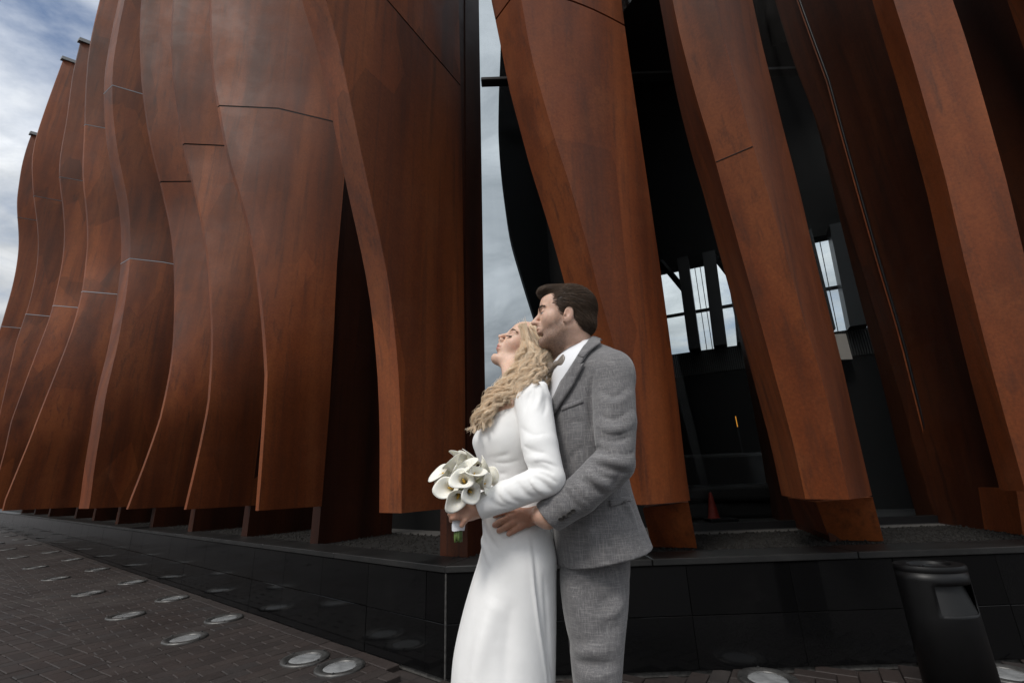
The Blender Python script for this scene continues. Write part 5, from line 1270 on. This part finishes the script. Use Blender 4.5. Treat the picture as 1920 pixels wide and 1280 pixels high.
for q in range(220):
    bp = BASE[rng.integers(0, len(BASE))]; cp = [clampb(x+rng.normal(0, 6), y+rng.normal(0, 5), dy+rng.normal(0, .015)) for (x, y, dy) in bp]
    lock(cp, .012, rng.uniform(.012, .024), rng.uniform(1.5, 3), 1, rng.uniform(0, 6.28))
strands('flyaway_hairs', np.array(allp), .0006, .0003, M['blonde_hair'], bhair)

# ---------------------------------------------------------------- bouquet of calla lilies
P0 = Bp(861, 966, HD+.008); Pbot = Bp(860, 1013, HD+.004)
bq = empty('bouquet', Pbot, 'round bouquet of white calla lilies tied with white ribbon in her hands', 'bouquet')
mt, nt_, b_ = new_mat('calla_petal'); c0 = N(nt_, 'ShaderNodeVertexColor', layer_name='Col'); t_ = N(nt_, 'ShaderNodeTexCoord'); n_ = noise(nt_, t_.outputs['Object'], 120, 4, .6)
L(nt_, mixc(nt_, c0.outputs[0], ramp(nt_, [(.3, (.93, .93, .90)), (.7, (1.04, 1.04, 1.02))], n_.outputs[0]).outputs[0], .7, 'MULTIPLY'), b_.inputs['Base Color']); b_.inputs['Roughness'].default_value = .5
b_.inputs['Subsurface Weight'].default_value = .2; b_.inputs['Subsurface Scale'].default_value = .004; b_.inputs['Subsurface Radius'].default_value = (1, .9, .6); M['petal'] = mt
M['spadix'] = plain('spadix_yellow', (.55, .33, .06), .7, 0, .3, 300, .3); M['stem'] = plain('stem_green', (.085, .13, .035), .5, 0, .4, 40, .35); M['ribbon'] = plain('white_ribbon', (.74, .75, .80), .4, 0, .4, 60, .04)
def calla(center, axis, roll, size, open_):
    axis = unit(axis); t1 = unit(np.cross(axis, (.2, .9, .35))); t2 = np.cross(axis, t1); cr, sr = math.cos(roll), math.sin(roll); e1, e2 = cr*t1+sr*t2, -sr*t1+cr*t2
    nu, nv = 36, 18; u = np.linspace(-math.pi, math.pi*1.12, nu); v = np.linspace(0, 1, nv); Uu, Vv = np.meshgrid(u, v, indexing='ij')
    Lh = .072*size; lipv = np.clip((Vv-.66)/.34, 0, 1)
    tipw = np.exp(-(Uu/.55)**2); back = .5+.5*np.cos(Uu)
    r = (.0040+.0085*Vv+.0105*open_*Vv**2.4+.0085*open_*lipv**1.6)*size*(1+.05*(Uu+math.pi)/(2*math.pi))
    r = r*(1+.06*np.sin(3*Uu+roll*2)*lipv)
    z = Lh*Vv*(.80+.34*back*Vv) - .013*size*lipv**2*open_*(1-.6*back) + .012*size*tipw*lipv**2
    r = r+.008*size*tipw*lipv**2.2
    z = z-.010*size*tipw*np.clip((Vv-.86)/.14, 0, 1)**2*open_
    base = np.asarray(center)-axis*Lh*.72
    P = base+axis*z[..., None]+e1*(r*np.cos(Uu))[..., None]+e2*(r*np.sin(Uu))[..., None]
    V = P.reshape(-1, 3); ii = np.arange(nu-1)[:, None]*nv+np.arange(nv-1)[None]; Q = np.stack([ii, ii+nv, ii+nv+1, ii+1], -1).reshape(-1, 4)
    w = np.clip(Vv.reshape(-1)*1.5, 0, 1)[:, None]**.8; col = np.array((.52, .52, .28))*(1-w)+np.array((.88, .86, .79))*w
    o = quad_mesh('calla_lily', V, Q, M['petal'], bq, col); md = o.modifiers.new('t', 'SOLIDIFY'); md.thickness = .0012; md.offset = 0
    s0 = base+axis*Lh*.25; s1 = base+axis*Lh*.72
    vv, ff = tube_vf(np.linspace(s0, s1, 5), [.0035*size, .004*size, .004*size, .0035*size, .0018*size], 8); mesh_obj('spadix', vv, ff, M['spadix'], o, True)
    return base, axis
FL = [(829,886,.00,(-.8,-.35,.35),.0,.95,1.0),(848,870,-.03,(-.35,-.35,.85),2.6,1.0,1.0),(864,860,.02,(-.1,.0,1),1.0,.92,.9),(886,862,.0,(.25,-.1,.9),.5,.92,1.0),(868,898,-.072,(-.05,-.92,.30),.9,.95,1.0),
      (840,914,-.045,(-.45,-.85,.08),-.3,.92,1.0),(890,886,-.055,(.25,-.62,.62),2.2,1.0,1.0),(908,877,.0,(.7,-.2,.6),.8,.95,1.0),(911,906,-.035,(.75,-.58,.1),.4,.88,1.0),(884,923,-.065,(.32,-.86,-.15),1.6,.88,1.0),
      (857,935,-.050,(-.12,-.70,-.45),3.6,.9,.9),(919,893,.02,(.9,.1,.3),1.2,.9,1.0),(848,890,-.030,(-.55,-.55,.6),2.9,.9,1.0),(872,878,-.045,(.0,-.55,.85),3.4,.95,1.0),(900,900,.05,(.5,.5,.4),.0,.9,1.0),(855,905,.02,(-.6,.1,.4),.0,.9,1.0),(875,868,.05,(.1,.5,.9),1.0,.9,1.0),(838,898,.03,(-.8,.2,.3),1.5,.85,1.0)]
for i, (x, y, dd, ax_, rl, sz, op) in enumerate(FL):
    base, axv = calla(Bp(x, y, HD+dd), np.array(ax_), rl, sz, op)
    off = np.array([.010*math.cos(i*2.4), .008*math.sin(i*2.4), 0])*(.5+.5*((i*7) % 5)/4)
    vv, ff = tube_vf(path([base, base-axv*.02+(P0-base)*.25, P0+off+np.array([0, 0, .03]), P0+off*.9, Pbot+off+np.array([0, 0, .004*math.sin(i*3)])], 18), .0042, 7); mesh_obj('stem', vv, ff, M['stem'], bq, True)
for i in range(7):
    a = i*.9; lf_ = P0+np.array([math.cos(a)*.018, -.012+math.sin(a)*.012, .05]); q = [P0+np.array([0, 0, .02]), lf_, lf_+np.array([math.cos(a)*.02, math.sin(a)*.014-.006, .022])]
    vv, ff = tube_vf(path(q, 8), [.003, .006, .009, .011, .011, .009, .005, .001], 6); mesh_obj('leaf', vv, ff, M['stem'], bq, True)
rb = []
for i, (t, r) in enumerate([(0, .0165), (.15, .0178), (.4, .0172), (.6, .0182), (.85, .0176), (1, .0168)]):
    c = P0*(1-t)+Bp(859, 994, HD+.005)*t; rb += [c+np.array([r*1.05*math.cos(a), r*.9*math.sin(a), .001*math.sin(3*a+i)]) for a in np.linspace(0, 2*math.pi, 25)[:-1]]
mesh_obj('ribbon', rb, [(i*24+k, i*24+(k+1) % 24, (i+1)*24+(k+1) % 24, (i+1)*24+k) for i in range(5) for k in range(24)], M['ribbon'], bq, True)
# ring on her finger
rc = Bp(853, 955, HD-.026); v, f = tube_vf([rc+np.array([.0012*math.cos(a)*2, .0098*math.sin(a), .0098*math.cos(a)]) for a in np.linspace(0, 2*math.pi, 20)], .0012, 6, False); mesh_obj('ring', v, f, plain('silver', (.7, .7, .72), .15, 1.0), bride, True)
# ------------------------------------------------------------------ put every Empty at its thing's base
for o in list(bpy.data.objects):
    if o.name in EMPTY_LOC and o.type == 'EMPTY' and o.location.length < 1e-6:
        loc = Vector(EMPTY_LOC[o.name]); o.location = loc
        for ch in o.children: ch.matrix_parent_inverse = Matrix.Translation(-loc)
